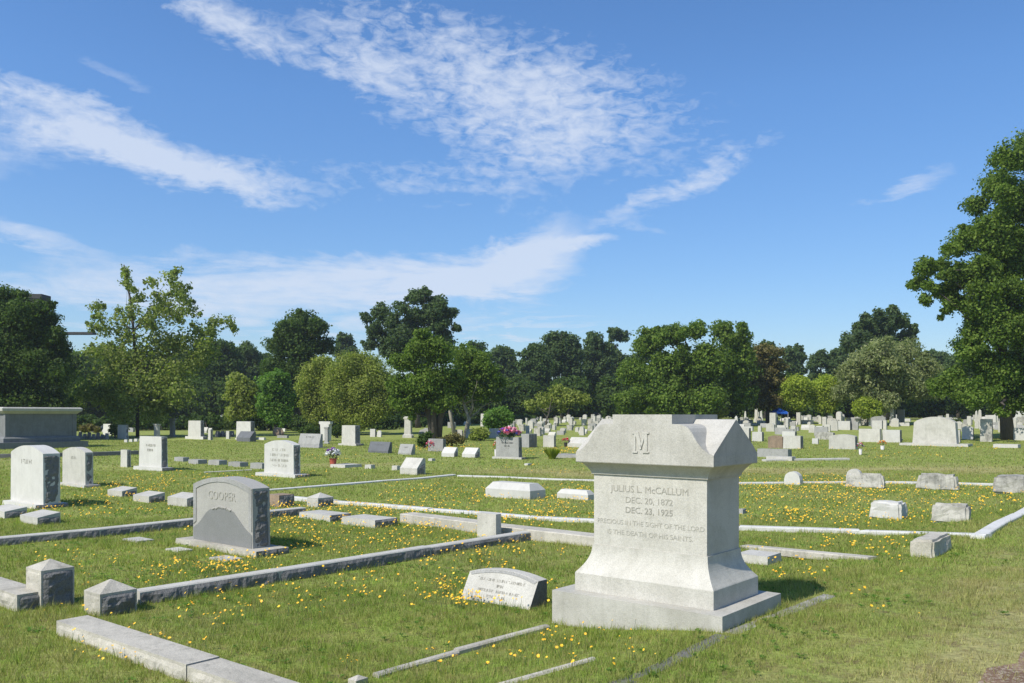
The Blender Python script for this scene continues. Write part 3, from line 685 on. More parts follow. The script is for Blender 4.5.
# flush plaques and low markers in rows
for i, (xl, xr, yt, yb, l) in enumerate(((119.5,157,536,545,'flush plaque in the grass farthest left of three by COOPER'),(163,195.5,546.5,554.7,'flush plaque in the grass just left of the foot of COOPER'),
    (206.5,246,555.5,563.5,'flush plaque in the grass directly in front of COOPER'))):
    c = at((xl+xr)/2, (yt+yb)/2); a = at((xl+xr)/2, yb); b = at((xl+xr)/2, yt); w = (xr-xl)*c.y/F
    bm = bmesh.new(); box(bm, -w*.40, w*.40, -w*.24, w*.24, -.04, .022, 0, .004); bevel(bm, .004)
    tag(mesh_obj('plaque', bm, M['light'], loc=(c.x, c.y, gz(c)), yaw=YAW), l, 'plaque', 'flush plaques round COOPER'); foot.append((c.x, c.y, YAW, w*.40, w*.24))
rows = [((174,183,189.5,461.5,457.5),'leftmost'),((188,198,207.5,464.2,460),'second from the left'),((208,219,227.5,465.3,460.5),'middle'),((228,240,248.5,467.2,462.5),'fourth from the left'),((250,262,270,469,463.5),'rightmost')]
for d, l in rows: S_('ledger','grey',d,l+' of five low flat markers left of the broad white headstone',name='low_marker',cat='marker',group='row of low flat markers')
for d, l, m_ in (((330,345,362,468,465),'white flat slab right of the red flower pot','light'),((364.6,371,375.5,468.8,465),'small low block right of the slab by the flower pot','light'),
    ((391.5,397,401,470.5,466),'small low block just left of the curved-front grey marker','light'),((428,432,435.5,461,458.6),'tiny flat block behind the curved-front grey marker','light'),
    ((70,77,85,461.5,459.3),'tiny white block behind the pale narrow headstone','white'),((524,528,532,465.5,463.6),'tiny white block in the grass right of the flower-topped headstone','white'),
    ((735,768,782,565.5,557),'low grey slab in the grass just behind the right side of the big monument','light'),((737,743,747,514,509.5),'dark low slab edge behind the right side of the big monument','grey'),
    ((551,600,612,459,455.8),'dark low slab edge running behind the left side of the big monument','grey'),
    ((909,935,952.5,558.5,541),'lone rough stone block in the grass at the far end of the verge','brown')):
    S_('ledger' if 'lone' not in l else 'rough', m_ if 'lone' not in l else 'concrete', d, l, name='low_marker', cat='marker')
# rough-edged markers at the right
GS = 'low rough-edged markers at the right'
for d, l, m_ in (((844,884,887,488.8,474.5),'low marker with rough edges, in front of a half-round stone','weather'),((915,957.5,960.5,490.5,475),'low marker with rough edges and dark stained face in the farther row','weather'),
    ((992,1028,1034,492.5,477),'low marker with rough edges cut by the right edge of the photo','weather'),((868,901,908.6,520,503),'low white rough-edged marker, left one of the nearer pair','white'),
    ((930,969,973.5,521,505.5),'low white marker with dark stained face, right one of the nearer pair','weather')):
    S_('rough',m_,d,l,group=GS,name='low_marker',cat='marker')
S_('semi','white',(784,800,803,485,472),'small white half-round stone standing alone on the farther white coping',name='headstone')
S_('semi','light',(846,861,863,484,469.3),'half-round stone peeping over a low marker with rough edges')

# ------------------------------------------------------------------ grey tomb at the left edge
def tomb():
    N = at(4, 449); L_ = along(N, BV, 79); W = 2.3; c = N+AV*(W/2)+BV*(L_/2); H = 42*N.y/F
    root = empty('tomb', (c.x, c.y, gz(c)-.05), YAW); tag(root, 'large grey box tomb with a moulded lid at the left edge of the photo', 'tomb')
    w, l = W/2, L_/2; H += .05
    def st(n, rings, m_='tomb'):
        bm = bmesh.new(); loops(bm, rings); bevel(bm, .01); mesh_obj(n, bm, M[m_], root)
    st('step', [(w+.35,l+.35,-.1),(w+.35,l+.35,H*.17)])
    st('base', [(w+.05,l+.05,H*.1705),(w+.05,l+.05,H*.26),(w-.05,l-.05,H*.30)])
    bm = bmesh.new(); box(bm, -w+.12, w-.12, -l+.12, l-.12, H*.3005, H*.845)
    for s in (-1, 1):
        for t in (-1, 1): box(bm, s*(w-.2)-.11, s*(w-.2)+.11, t*(l-.2)-.11, t*(l-.2)+.11, H*.302, H*.843)
    mesh_obj('walls', bm, M['tomb'], root)
    st('lid', [(w-.05,l-.05,H*.8455),(w+.02,l+.02,H*.88),(w+.12,l+.12,H*.91),(w+.14,l+.14,H*.97),(w+.05,l+.05,H)], 'light')
tomb()

# ------------------------------------------------------------------ flowers left on graves
def bouquet(px, py, top, wpx, cols, label, vase='terracotta', base_z=None, n=26, pos=None, name='flower_bouquet'):
    p = at(px, py) if pos is None else pos; z0 = gz(p) if base_z is None else base_z
    H = (py-top)*p.y/F if pos is None else top; w = wpx*p.y/F if pos is None else wpx
    root = empty(name, (p.x, p.y, z0)); tag(root, label, 'flowers')
    r = random.Random(int(px*7)); zb = 0
    if vase:
        bm = bmesh.new(); prof = [(.10,0),(.13,.05),(.16,.4),(.19,.44),(.15,.45)]
        rings = [[bm.verts.new((math.cos(a*math.pi/6)*q*w*1.6, math.sin(a*math.pi/6)*q*w*1.6, z*H)) for a in range(12)] for q, z in prof]
        bm.faces.new(rings[0][::-1]); bm.faces.new(rings[-1])
        for a, b in zip(rings, rings[1:]):
            for i in range(12): bm.faces.new([a[i], a[(i+1)%12], b[(i+1)%12], b[i]])
        mesh_obj('vase', bm, M[vase], root); zb = H*.42
    bm = bmesh.new()
    for i in range(n*2):
        a = r.uniform(0, 6.28); q = r.uniform(.1, 1)*w/2; x, y = q*math.cos(a), q*math.sin(a)*.8; z = zb+(H-zb)*r.uniform(.1, .8); l = w*.14
        d = Vector((r.uniform(-1,1), r.uniform(-1,1), r.uniform(0,1))).normalized()*l; s = d.cross(Vector((0,0,1))).normalized()*l*.25
        v = [bm.verts.new(Vector((x,y,z))+k) for k in (-d, s, d, -s)]; bm.faces.new(v)
    mesh_obj('leaves', bm, M['leafy'], root)
    bm = bmesh.new()
    for i in range(n):
        a = r.uniform(0, 6.28); q = math.sqrt(r.uniform(0, 1))*w/2; x, y = q*math.cos(a), q*math.sin(a)*.8
        z = zb+(H-zb)*(.35+.6*math.sqrt(max(0, 1-(q/(w/2))**2)))*r.uniform(.75, 1); s = w*r.uniform(.12, .18)
        mi = r.randrange(len(cols)); n0 = len(bm.faces)
        for k in range(5):    # five cupped petals
            t = k*1.2566+a; c0 = Vector((x,y,z)); e = Vector((math.cos(t), math.sin(t), .35)); f = Vector((-math.sin(t), math.cos(t), 0))
            v = [bm.verts.new(c0), bm.verts.new(c0+(e*.7+f*.5)*s), bm.verts.new(c0+e*1.2*s), bm.verts.new(c0+(e*.7-f*.5)*s)]
            bm.faces.new(v).material_index = mi
        bmesh.ops.create_icosphere(bm, subdivisions=1, radius=s*.55, matrix=__import__('mathutils').Matrix.Translation((x,y,z+s*.1)))
        bm.faces.ensure_lookup_table()
        for f in bm.faces[n0+5:]: f.material_index = mi
    mesh_obj('blossoms', bm, [M[c] for c in cols], root)
bouquet(333, 467, 448, 14, ['whitep','whitep','whitep','whitep','whitep','violet'], 'white flowers in a terracotta pot in mid lawn', n=60)
bouquet(430, 452, 439.5, 9, ['pink','pink','whitep','redp'], 'pink and white bouquet before the grey block headstone', vase=None)
r0, s0, (w0, d0, h0, b0) = fl_root
p = Vector(r0.location); bouquet(511, 0, .42, .85, ['pink','violet','pink','yellowp','whitep','pink','bluep'], 'spray of pink, purple and yellow flowers on top of the light grey headstone', None, p.z+b0+h0-.03, 60, p, 'flower_spray')
bouquet(496, 457, 440, 6, ['redp','orange','whitep'], 'red flowers on a stand at the left side of the flower-topped headstone', 'fabricwhite')
bouquet(565.5, 447, 437, 6.5, ['redp','pink'], 'red flowers in a dark vase beside the light slant-backed headstone', 'darkwall')
bouquet(860.5, 455, 441.5, 6.5, ['whitep','pink','redp','bluep'], 'white and pink flowers in front of the cream stones at the right', 'fabricwhite')
bouquet(882.5, 450, 440, 8, ['orange','yellowp','whitep'], 'orange flowers left of the widest headstone at the right', 'fabricwhite')
bouquet(901, 442, 438, 4, ['bluep','bluep','whitep'], 'small blue flowers at the foot of the streaked headstone', None)

def plant(px, py, top, wpx, mat, label, n=260, name='grass_clump', cat='plant'):
    p = at(px, py); H = (py-top)*p.y/F; w = wpx*p.y/F; r = np.random.RandomState(int(px)); V = []
    for i in range(n):
        a = r.uniform(0, 6.28); q = w*.18*r.rand(); b = np.array([q*math.cos(a), q*math.sin(a), 0]); l = H*r.uniform(.6, 1.1); lean = r.uniform(.1, .55)*w/H
        t = b+np.array([math.cos(a)*lean*l, math.sin(a)*lean*l, l*(1-lean*.3)]); s = np.array([-math.sin(a), math.cos(a), 0])*w*.018; m_ = (b+t)/2+np.array([0,0,l*.12])
        V += [b-s, b+s, m_+s, t, m_-s]
    V = np.array(V); f = np.arange(len(V)).reshape(-1, 5)
    o = np_mesh(name, V, f, FM[mat]); o.location = (p.x, p.y, gz(p)-.02); return tag(o, label, cat)
plant(552, 459, 446, 16, 'lime', 'spiky clump of long leaves growing before the row of stones left of the big monument')
plant(955, 426, 417, 12, 'mid', 'small leafy clump among the crowded stones at the right')

# ------------------------------------------------------------------ right-hand field, the larger stones
S_('shoulder','marble',(904,948.5,950.8,443.5,416.8),'widest pale headstone with shouldered arched top at the right',base=(899,968,973,447),letters=[.35,.5],bmat='light')
for k, m_, d, l in (('flat','marble',(858.5,880,882,442.5,429),'broad cream block headstone left of the streaked one'),
    ('flat','white',(882,900,902,442.5,430),'white headstone streaked with dark runs beside the blue flowers'),
    ('flat','white',(872,882,883,429,420.5),'small white block showing above the broad cream headstone'),
    ('round','light',(829,855,857.5,449.5,434.5),'long low arch-topped headstone left of the cream block'),
    ('round','weather',(815,833,835,440,432),'long low grey stone left of the arch-topped one'),
    ('flat','white',(816,822.5,824,431.5,426),'little white block beyond the dark bushes'),
    ('flat','marble',(769.5,775.5,777,429,412.8),'tall pale pillar standing under the blue canopy'),
    ('flat','white',(752,762,764,441.5,432),'white square headstone just right of the big monument'),
    ('round','brown',(768,782.5,784,448.5,435.5),'brownish round-topped headstone right of the big monument'),
    ('flat','light',(783,800.5,803.5,449,436),'pale grey headstone touching the brownish one'),
    ('flat','white',(782,795,797,439,431.5),'white headstone directly behind the brownish and grey pair'),
    ('flat','light',(742,749,751,442,428),'pale headstone with dark side half behind the big monument'),
    ('ledger','grey',(757,788,792,458,449.5),'long grey box grave before the brownish headstone'),
    ('flat','white',(838,850,852,430,421),'white headstone under the round clipped bush'),
    ('semi','white',(836,841,842.5,422,411.5),'narrow pale stone at the foot of the clipped trees'),
    ('column','light',(889,894,896.5,426,405),'tall white pedestal monument in the shade of the spreading grey tree'),
    ('flat','grey',(897,904,906,425,409.5),'grey block beside the tall white pedestal in the tree shade'),
    ('flat','light',(951,960,962,442.5,430),'small pale headstone just right of the widest headstone'),
    ('round','white',(962,973,975,439.5,426),'white round-topped headstone behind the small pale one'),
    ('flat','weather',(980,992,994,442,419),'tall grey streaked headstone on a white foot near the right edge'),
    ('flat','white',(1013,1034,1038,440.5,428),'white headstone cut by the right edge of the photo'),
    ('ledger','light',(993,1018,1021,448.3,444.6),'low pale kerb stone near the right edge'),
    ('flat','white',(812,818,820,444,438.5),'tiny white slanted stone on the lawn beside the long low stones'),
    ('ledger','light',(766,792,796,461,457),'low whitish slab before the long grey box grave')):
    S_(k, m_, d, l, name='pillar' if 'pillar' in l else 'pedestal' if 'pedestal' in l else 'headstone', cat='monument' if 'ped' in l or 'pillar' in l else 'headstone')
for d, l in (((992,1000,1002,418.6,409.8),'first'),((1003,1014,1016,417.5,407),'second'),((1015,1028,1031,422,408.5),'last')):
    S_('shoulder','white',d,l+' of three pale shouldered headstones, left to right, under the big oak')
for d, l in (((947,953,954.5,419,407.5),'white stone at the left of the dark trunk under the oak'),((961,966.5,968,419,409.5),'white stone at the right of the dark trunk under the oak'),
             ((1000,1009,1011,425.5,417),'pale stone below the three shouldered headstones near the right edge'),((985,996,998,424,415),'pale stone behind the tall grey streaked headstone')):
    S_('flat','white',d,l)
# left far field
for k, m_, d, l in (('flat','white',(103,111,113,435,424),'pale headstone by the shrub near the dark trees, left one of two'),('flat','white',(117.5,126,128.5,439,425),'pale headstone by the shrub near the dark trees, right one of two'),
    ('boulder','grey',(418,431,433,437.5,428),'rounded pale boulder monument left of the forked tree'),('round','light',(466,475,477,438,429),'pale stone behind the forked trunks'),
    ('flat','light',(489,498.5,500,438,428.5),'pale headstone below the round bright green shrub'),('round','light',(455,462,463,437,429.5),'pale stone showing between the two pale stems'),
    ('boulder','brown',(272,283,285,436,427.5),'pale rough boulder in front of the bright green tree'),('flat','white',(370,375,376.5,437,429),'small white stone in shade below the olive tree, left one of two'),
    ('semi','white',(377,381,382,437,430.5),'small white stone in shade below the olive tree, right one of two'),
    ('flat','white',(226,229,230.5,439,431),'thin white stone left of the white block with the dark curved marker'),
    ('ledger','grey',(277,287,289,438,435.5),'low grey slab before the rough boulder'),('ledger','white',(256,264,266,440,437.5),'low white slab right of the white block near the trees')):
    S_(k, m_, d, l)
for i in range(7): S_('scroll','dark' if i % 3 else 'grey',(78+i*4.4,81+i*4.4,82.4+i*4.4,439.5-.7*(i%2),432+(i*1.7)%3),'little grey marker in the low row beside the grey tomb near the dark trees',group='little markers beside the grey tomb')
for i in range(4): S_('scroll','dark',(215+i*4.7,218.6+i*4.7,220+i*4.7,437,431),'little dark marker in the low row right of the bright white block',group='little dark markers near the trees')
for i in range(4): S_('ledger','white',(124+i*5,127+i*5,128.5+i*5,442.5-i*.4,439.6-i*.4),'tiny white low block in the row behind the white square-topped headstone',group='tiny low blocks behind the white headstone')

# the crowded far fields: every stone its own object, a few shared shapes
def shared(kind, W, D, H, mat):
    b = die_mesh(kind, W, D, H, 80); me = bpy.data.meshes.new('headstone'); bmesh.ops.recalc_face_normals(b, faces=b.faces[:]); b.to_mesh(me); b.free(); me.materials.append(M[mat]); me.materials.append(M['rock']); return me
far_me = [shared(k, w, .22, h, m_) for k, w, h, m_ in (('flat',.7,.8,'weather'),('round',.62,.9,'light'),('flat',1.0,.62,'grey'),('semi',.5,.75,'marble'),('scroll',.85,.5,'light'),('shoulder',.8,.9,'light'),
    ('flat',.4,1.15,'light'),('slant',.8,.5,'grey'),('obelisk',.55,1.9,'light'),('flat',1.3,.45,'white'),('round',1.1,.8,'grey'))]
occupied = []
def far_field(n, x0, x1, y0, y1, label, group, seed, kinds=None, size=1.0):
    r = random.Random(seed); k = 0; tries = 0
    while k < n and tries < n*30:
        tries += 1; px = r.uniform(x0, x1); py = y0+(y1-y0)*r.random()**1.15
        p = at(px, py)
        # rows run with the plots
        t = p.dot(AV); s = round(p.dot(BV)/2.6)*2.6; p = AV*t+BV*s
        if any((p-q_).length < 1.25 for q_ in occupied): continue
        qx = 512+p.x/p.y*F; qy = HOR+(EYE-gz(p))*F/p.y
        if not (x0-4 < qx < x1+4) or qy > y1+1 or qy < y0-1.5: continue
        occupied.append(p); me = r.choice(far_me if kinds is None else [far_me[i] for i in kinds])
        o = bpy.data.objects.new('headstone', me); o.location = (p.x, p.y, gz(p)-.04); o.rotation_euler = (r.uniform(-.03,.03), r.uniform(-.03,.03), YAW+r.uniform(-.12,.12))
        s = r.uniform(.75, 1.2)*size; o.scale = (s*r.uniform(.85,1.15), 1, s*r.uniform(.8,1.2)); link(o); tag(o, label, 'headstone', group); k += 1
far_field(95, 513, 612, 419.5, 436, 'small pale stone in the crowded far field between the bright shrub and the big monument', 'far stones left of the big monument', 3, (0,0,1,2,3,5,6,4,0,10), .72)
far_field(70, 738, 834, 419.5, 436, 'small pale stone in the crowded far field under the blue canopy', 'far stones under the blue canopy', 4, None, .8)
far_field(26, 838, 905, 420, 430, 'small pale stone in the shade below the spreading grey tree', 'far stones below the spreading grey tree', 5)
far_field(52, 940, 1035, 419.5, 432, 'small pale stone in the far field under the big oak', 'far stones under the big oak', 6, None, .85)
far_field(12, 440, 512, 421, 428, 'small pale stone in the shade behind the forked tree', 'far stones behind the forked tree', 8)
far_field(16, 85, 300, 428, 433, 'small pale stone in the shade at the foot of the left-hand trees', 'far stones under the left-hand trees', 9, (4,7,2,9))

# ------------------------------------------------------------------ blue canopy
def canopy():
    p = at(779, 424); s = p.y/F; w = 13*s/2; top = EYE+(HOR-407.5)*s; ev = EYE+(HOR-412.3)*s; z0 = gz(p)
    root = empty('canopy_tent', (p.x, p.y, z0), .2); tag(root, 'blue pyramid canopy tent among the far stones', 'tent')
    bm = bmesh.new(); e = [bm.verts.new((a*w, b*w, ev-z0)) for a, b in ((-1,-1),(1,-1),(1,1),(-1,1))]; h = [bm.verts.new((a*w, b*w, ev-z0-.18)) for a, b in ((-1,-1),(1,-1),(1,1),(-1,1))]
    t = bm.verts.new((0,0,top-z0))
    for i in range(4): bm.faces.new([e[i], e[(i+1)%4], t]); bm.faces.new([h[i], h[(i+1)%4], e[(i+1)%4], e[i]])
    mesh_obj('canopy', bm, M['blue'], root)
    for a, b in ((-1,-1),(1,-1),(1,1),(-1,1)):
        bm = bmesh.new(); box(bm, a*w*.97-.03, a*w*.97+.03, b*w*.97-.03, b*w*.97+.03, -.1, ev-z0-.02); mesh_obj('pole', bm, M['metal'], root)
canopy()

# ------------------------------------------------------------------ dark building behind the left trees
def building():
    d = 118; s = d/F; x0, x1 = (-60-512)*s, (41-512)*s; top = EYE+(HOR-294)*s; z0 = 0
    root = empty('building', ((x0+x1)/2, d, z0)); tag(root, 'dark flat-roofed building standing up behind the dense dark tree at far left', 'building')
    w = (x1-x0)/2
    bm = bmesh.new(); box(bm, -w, w, 0, 2.2, -.5, top-.6); mesh_obj('wall', bm, M['darkwall'], root)
    bm = bmesh.new(); box(bm, -w-.12, w+.12, -.12, 2.32, top-.598, top); mesh_obj('roof', bm, M['darkwall'], root)
    zb = EYE+(HOR-331.5)*s; xb = (90-512)*s-(x0+x1)/2
    bm = bmesh.new(); box(bm, w+.001, xb, .6, 1.9, zb-.30, zb); mesh_obj('canopy_beam', bm, M['darkwall'], root)
    for i in range(4):
        f = bmesh.new(); box(f, -w+1.2+i*3.2, -w+2.6+i*3.2, -.03, -.002, top-4, top-2.2); mesh_obj('window', f, M['metal'], root)
building()

# ------------------------------------------------------------------ trees
KM = 2.7
def leaf_cloud(lobes, size, k, rs, flat=1.0, px=1.0, sub=13, core=.25, elong=1.5, shell=.55, scatter=.0):
    """lobes: (x,y,z,r); many small rhombic leaf faces gathered in clumps; k leaves per square pixel of lobe"""
    V = []
    for (x, y, z, r) in lobes:
        n = max(30, int(k*KM*(r/px)**2)); nc = int(n*core)
        d = rs.normal(size=(sub, 3)); d /= np.linalg.norm(d, axis=1)[:, None]
        cc = d*(r*rs.uniform(.30, .88, (sub, 1))); cr = r*rs.uniform(.28, .52, sub)
        w = cr**2; idx = rs.choice(sub, n-nc, p=w/w.sum())
        q = rs.normal(size=(n-nc, 3)); q /= np.linalg.norm(q, axis=1)[:, None]; q[:, 2] = np.where(rs.rand(n-nc) < .35, np.abs(q[:, 2]), q[:, 2])
        a = cc[idx]+q*(cr[idx]*rs.uniform(shell, 1.2, n-nc))[:, None]; out1 = q+.5*d[idx]
        q2 = rs.normal(size=(nc, 3)); q2 /= np.linalg.norm(q2, axis=1)[:, None]; b = q2*(r*.85*rs.rand(nc, 1)**.4)
        a = a+rs.normal(size=a.shape)*r*scatter; p = np.concatenate([a, b]); out = np.concatenate([out1, q2]); p[:, 2] *= flat
        p += (x, y, z)
        nrm = out*.8+rs.normal(size=out.shape)*.75; nrm[:, 2] += .25; nrm /= np.linalg.norm(nrm, axis=1)[:, None]
        t = np.cross(nrm, rs.normal(size=nrm.shape)); t /= np.linalg.norm(t, axis=1)[:, None]+1e-9; u = np.cross(nrm, t)
        s = (size*rs.uniform(.6, 1.35, len(p)))[:, None]
        V.append(np.stack([p-t*s*elong*.5, p-u*s*.5, p+t*s*elong*.5, p+u*s*.5+nrm*s*.15], 1))
    V = np.concatenate(V).reshape(-1, 3); return V, np.arange(len(V)).reshape(-1, 4)
def tube(bm, pts, rad, n=8):
    rings = []
    for i, p in enumerate(pts):
        d = (pts[min(i+1, len(pts)-1)]-pts[max(i-1, 0)]).normalized(); u = d.cross(Vector((0, 1, .1))).normalized()
        if u.length < .1: u = Vector((1, 0, 0))
        v = d.cross(u); rings.append([bm.verts.new(p+(u*math.cos(a*6.283/n)+v*math.sin(a*6.283/n))*rad[i]) for a in range(n)])
    for r0, r1 in zip(rings, rings[1:]):
        for i in range(n): bm.faces.new([r0[i], r0[(i+1)%n], r1[(i+1)%n], r1[i]])
    bm.faces.new(rings[0][::-1]); bm.faces.new(rings[-1])
def bend(a, b, n, r, amp):
    out = [a.lerp(b, i/n) for i in range(n+1)]; L_ = (b-a).length
    for i in range(1, n): out[i] = out[i]+Vector((r.uniform(-1,1), r.uniform(-1,1), r.uniform(-.4,1)))*amp*L_
    return out
def auto(cx, cy, rx, ry, n, rr, seed, inner=3, jit=.1):
    r = random.Random(seed); L_ = []; m_ = min(rx, ry)*rr
    for i in range(n):
        a = 6.283*i/n+r.uniform(-.2, .2); q = 1+r.uniform(-jit, jit)
        L_.append((cx+math.cos(a)*(rx-m_)*q, cy-math.sin(a)*(ry-m_)*q, m_*r.uniform(.85, 1.15)))
    for i in range(inner): L_.append((cx+r.uniform(-.4, .4)*rx, cy+r.uniform(-.4, .4)*ry, m_*1.15))
    return L_
def infill(lobes, seed, frac=.9, tufts=1.2):
    r = random.Random(seed); L_ = list(lobes); n = len(lobes)
    for i in range(int(n*frac)):
        a = r.choice(lobes); nb = [b for b in lobes if b is not a and math.hypot(a[0]-b[0], a[1]-b[1]) < (a[2]+b[2])*1.5]
        if not nb: continue
        b = r.choice(nb); t = r.uniform(.3, .7); q = min(a[2], b[2])*r.uniform(.55, .85)
        L_.append((a[0]*(1-t)+b[0]*t+r.uniform(-.2,.2)*q, a[1]*(1-t)+b[1]*t+r.uniform(-.2,.2)*q, q))
    for i in range(int(n*tufts)):          # small sprays round the edge, for an uneven outline
        a = r.choice(lobes); th = r.uniform(0, 6.283); q = a[2]*r.uniform(.16, .34); k_ = a[2]*r.uniform(.85, 1.08)
        L_.append((a[0]+math.cos(th)*k_, a[1]-math.sin(th)*k_*.8, q))
    return L_
def tree(name, label, base, lobes, mat, d=None, k=2.0, leaf=2.5, bk='bark', tw=None, flat=.85, cat='tree', group=None, stems=None, limbs=8, core=.25, sub=13, depth=.75, copies=2, elong=1.5, shell=.55, twigs=0, scatter=.07):
    if d is None: p = at(*base)
    else: p = Vector(((base[0]-512)/F*d, d, 0))
    d = p.y; s = d/F; z0 = gz(p); rs = np.random.RandomState(abs(int(base[0]*3+len(lobes)*7+d)) % 9999); r = random.Random(int(base[0]*13+d))
    root = empty(name, (p.x, p.y, z0)); tag(root, label, cat, group)
    if core < .34 and cat == 'tree': lobes = infill(lobes, int(base[0])+len(lobes))
    xs = [l[0] for l in lobes]; cx = (min(l[0]-l[2] for l in lobes)+max(l[0]+l[2] for l in lobes))/2; hw = (max(l[0]+l[2] for l in lobes)-min(l[0]-l[2] for l in lobes))/2
    W = []
    for (lx, ly, lr) in lobes:
        room = hw*math.sqrt(max(0.02, 1-min(1, abs(lx-cx)/hw)**2))-lr*.8
        for c_ in range(copies):
            dy = (r.uniform(.1, 1) if c_ == 0 else -r.uniform(.1, 1))*max(0, room)*depth*s
            f = (d+dy)/d
            W.append((((lx-512)*s*f-p.x), dy, EYE+(HOR-ly)*s*f-z0, lr*s))
    V, Fc = leaf_cloud(W, leaf*.68*s, k, rs, flat, s, sub, core, elong, shell, scatter); V[:, 2] = np.maximum(V[:, 2], .05)
    np_mesh('crown', V, Fc, FM[mat], root)
    bm = bmesh.new(); top = max(w[2] for w in W); low = min(w[2]-w[3] for w in W); tw = tw or max(.10, top*.028)
    if stems is None:
        cxw = sum(w[0] for w in W)/len(W); a = Vector((0, 0, -.1)); b = Vector((cxw*.7, 0, top*.80)); n = 6; pts = bend(a, b, n, r, .015)
        tube(bm, pts, [tw*(1.25 if i == 0 else 1-.8*i/n) for i in range(n+1)]); trunk = pts
    else:
        trunk = None
        for st in stems:
            pts = [Vector(((x-512)*s-p.x, dy_, EYE+(HOR-y)*s-z0)) for x, y, dy_ in st[0]]; pts[0].z = -.1
            tube(bm, pts, [st[1]*(1.15-.75*i/(len(pts)-1)) for i in range(len(pts))]); trunk = trunk or pts
    for w in (r.sample(W, min(limbs, len(W))) if limbs else []):
        e = Vector(w[:3]); i = r.randrange(max(1, len(trunk)//3), len(trunk)); a = trunk[i]
        if e.z < a.z-.5: a = trunk[max(1, i-2)]
        pts = bend(a, e, 4, r, .05); tube(bm, pts, [tw*q for q in (.42, .3, .2, .12, .05)], 6)
        for _ in range(twigs):
            t = Vector((r.uniform(-1,1), r.uniform(-1,1), r.uniform(-.5,1))).normalized()*w[3]*1.15; tube(bm, bend(e, e+t, 2, r, .1), [tw*.09, tw*.06, tw*.02], 4)
    mesh_obj('trunk', bm, M[bk], root, smooth=True)
    return root

tree('dense_tree', 'dense dark evergreen tree filling the left edge in front of the dark building', (28, 440), [(-22,312,34),(8,303,20),(30,314,18),(46,318,13),(58,334,11),(50,305,6),(62,350,12),(34,322,22),(52,340,15),(18,350,34),(50,372,22),(-14,382,40),(28,402,30),(60,402,16),(2,425,20),(-40,360,30),(50,420,14)], 'dark', k=1.9, leaf=2.6)
tree('loose_tree', 'tall thin-crowned pale tree whose open top shows sky, right of the dense dark tree', (137.6, 437),
    [(125,270,5),(127,281,6),(171,277,9),(184,290,7),(152,283,7),(139,297,8),(122,316,9),(97,307,8),(92,325,6),(105,331,10),(160,300,11),(172,315,13),(192,312,8),(215,322,9),(228,320,6),(203,338,12),(150,322,13),(126,337,12),(180,345,15),(112,357,17),(143,360,20),(170,370,19),(88,386,16),(102,397,17),(130,395,20),(163,395,20),(196,362,15),(120,415,14),(152,413,16),(92,352,9),(127,272,3),(178,270,5),(196,330,8),(235,330,5),(128,285,5),(133,310,8),(160,345,20),(118,375,20),(150,385,24),(180,395,20),(75,400,12),(208,352,12),(148,322,9),(176,292,8),(186,302,8)],
    'pale', k=.5, leaf=3.0, limbs=30, core=.3, sub=7, scatter=.28, copies=2, twigs=4, depth=.45, tw=.11, stems=[([(137.6,437,0),(136,373,.2),(133,330,.1),(131,303,0),(124.5,265,-.1)], .13)], bk='bark')
tree('round_crowned_tree', 'dark round-topped tree rising above the line behind the olive green trees', (300, 432), [(302,322,15),(287,330,13),(319,328,12),(278,346,13),(300,346,18),(324,346,12),(276,366,16),(302,370,20),(322,368,14),(290,392,18),(315,395,16)], 'dark', d=92, k=2.2)
tree('tall_pine', 'tall spreading pine with layered crown, highest of the centre-left trees', (418, 432), [(418,298,12),(402,307,9),(436,303,11),(450,314,9),(430,318,13),(381,313,12),(366,319,7),(392,322,11),(374,332,9),(456,328,6),(408,333,16),(440,340,15),(392,350,15),(420,360,18),(450,352,10),(425,292,6),(370,345,8),(415,318,11),(400,340,13),(425,345,16),(384,340,9),(440,325,11)], 'pine', d=98, k=2.3, flat=.78, core=.15, sub=10, limbs=12, tw=.28)
tree('olive_tree', 'smooth rounded olive green tree, smaller left one of a touching pair', (320, 434), auto(321, 392, 26, 37, 11, .42, 1, 5, .03), 'olive', k=3.2, leaf=1.9, flat=1, core=.35, sub=24, cat='tree')
tree('olive_tree', 'smooth rounded olive green tree, larger right one of a touching pair', (358, 435), auto(359, 392, 38, 42, 13, .38, 2, 7, .04), 'olive', k=3.2, leaf=1.9, flat=1, core=.35, sub=24)
tree('small_tree', 'small bright green tree left of the rounded olive pair', (275, 433), auto(276, 398, 20, 30, 8, .5, 3, 4, .12), 'bright', k=2.3)
tree('small_tree', 'low dull green tree between the thin-crowned pale tree and the small bright green tree', (240, 432), auto(240, 398, 19, 26, 8, .5, 4, 4, .1), 'olive', d=88, k=2.2)
tree('forked_tree', 'leafy green tree forking near the ground into dark stems in the centre-left', (434, 440), [(423,346,17),(404,362,14),(438,352,16),(402,388,15),(428,382,20),(410,408,12),(447,380,16),(440,402,15),(423,336,9),(395,400,9),(422,400,14)], 'mid', k=2.2, limbs=6,
    stems=[([(434,440,0),(431,420,.1),(427,400,.2),(420,370,.3)], .30),([(437,440,.3),(440,418,0),(447,400,-.2),(452,380,0)], .26),([(435,440,-.3),(434,415,-.3),(436,395,-.5),(438,365,-.4)], .20)], bk='bark')
tree('pale_stemmed_tree', 'spreading tree on two pale curving stems right of the forked tree', (462, 437), [(465,358,16),(490,374,13),(462,385,15),(482,392,13),(499,383,8),(452,395,12),(475,372,16),(480,358,10),(498,396,7)], 'mid', k=1.9, limbs=6,
    stems=[([(465,434,0),(469,418,0),(464,404,0),(466,385,0)], .17),([(455,434,.2),(450,412,.2),(452,395,.1),(460,375,0)], .15)], bk='barkpale')
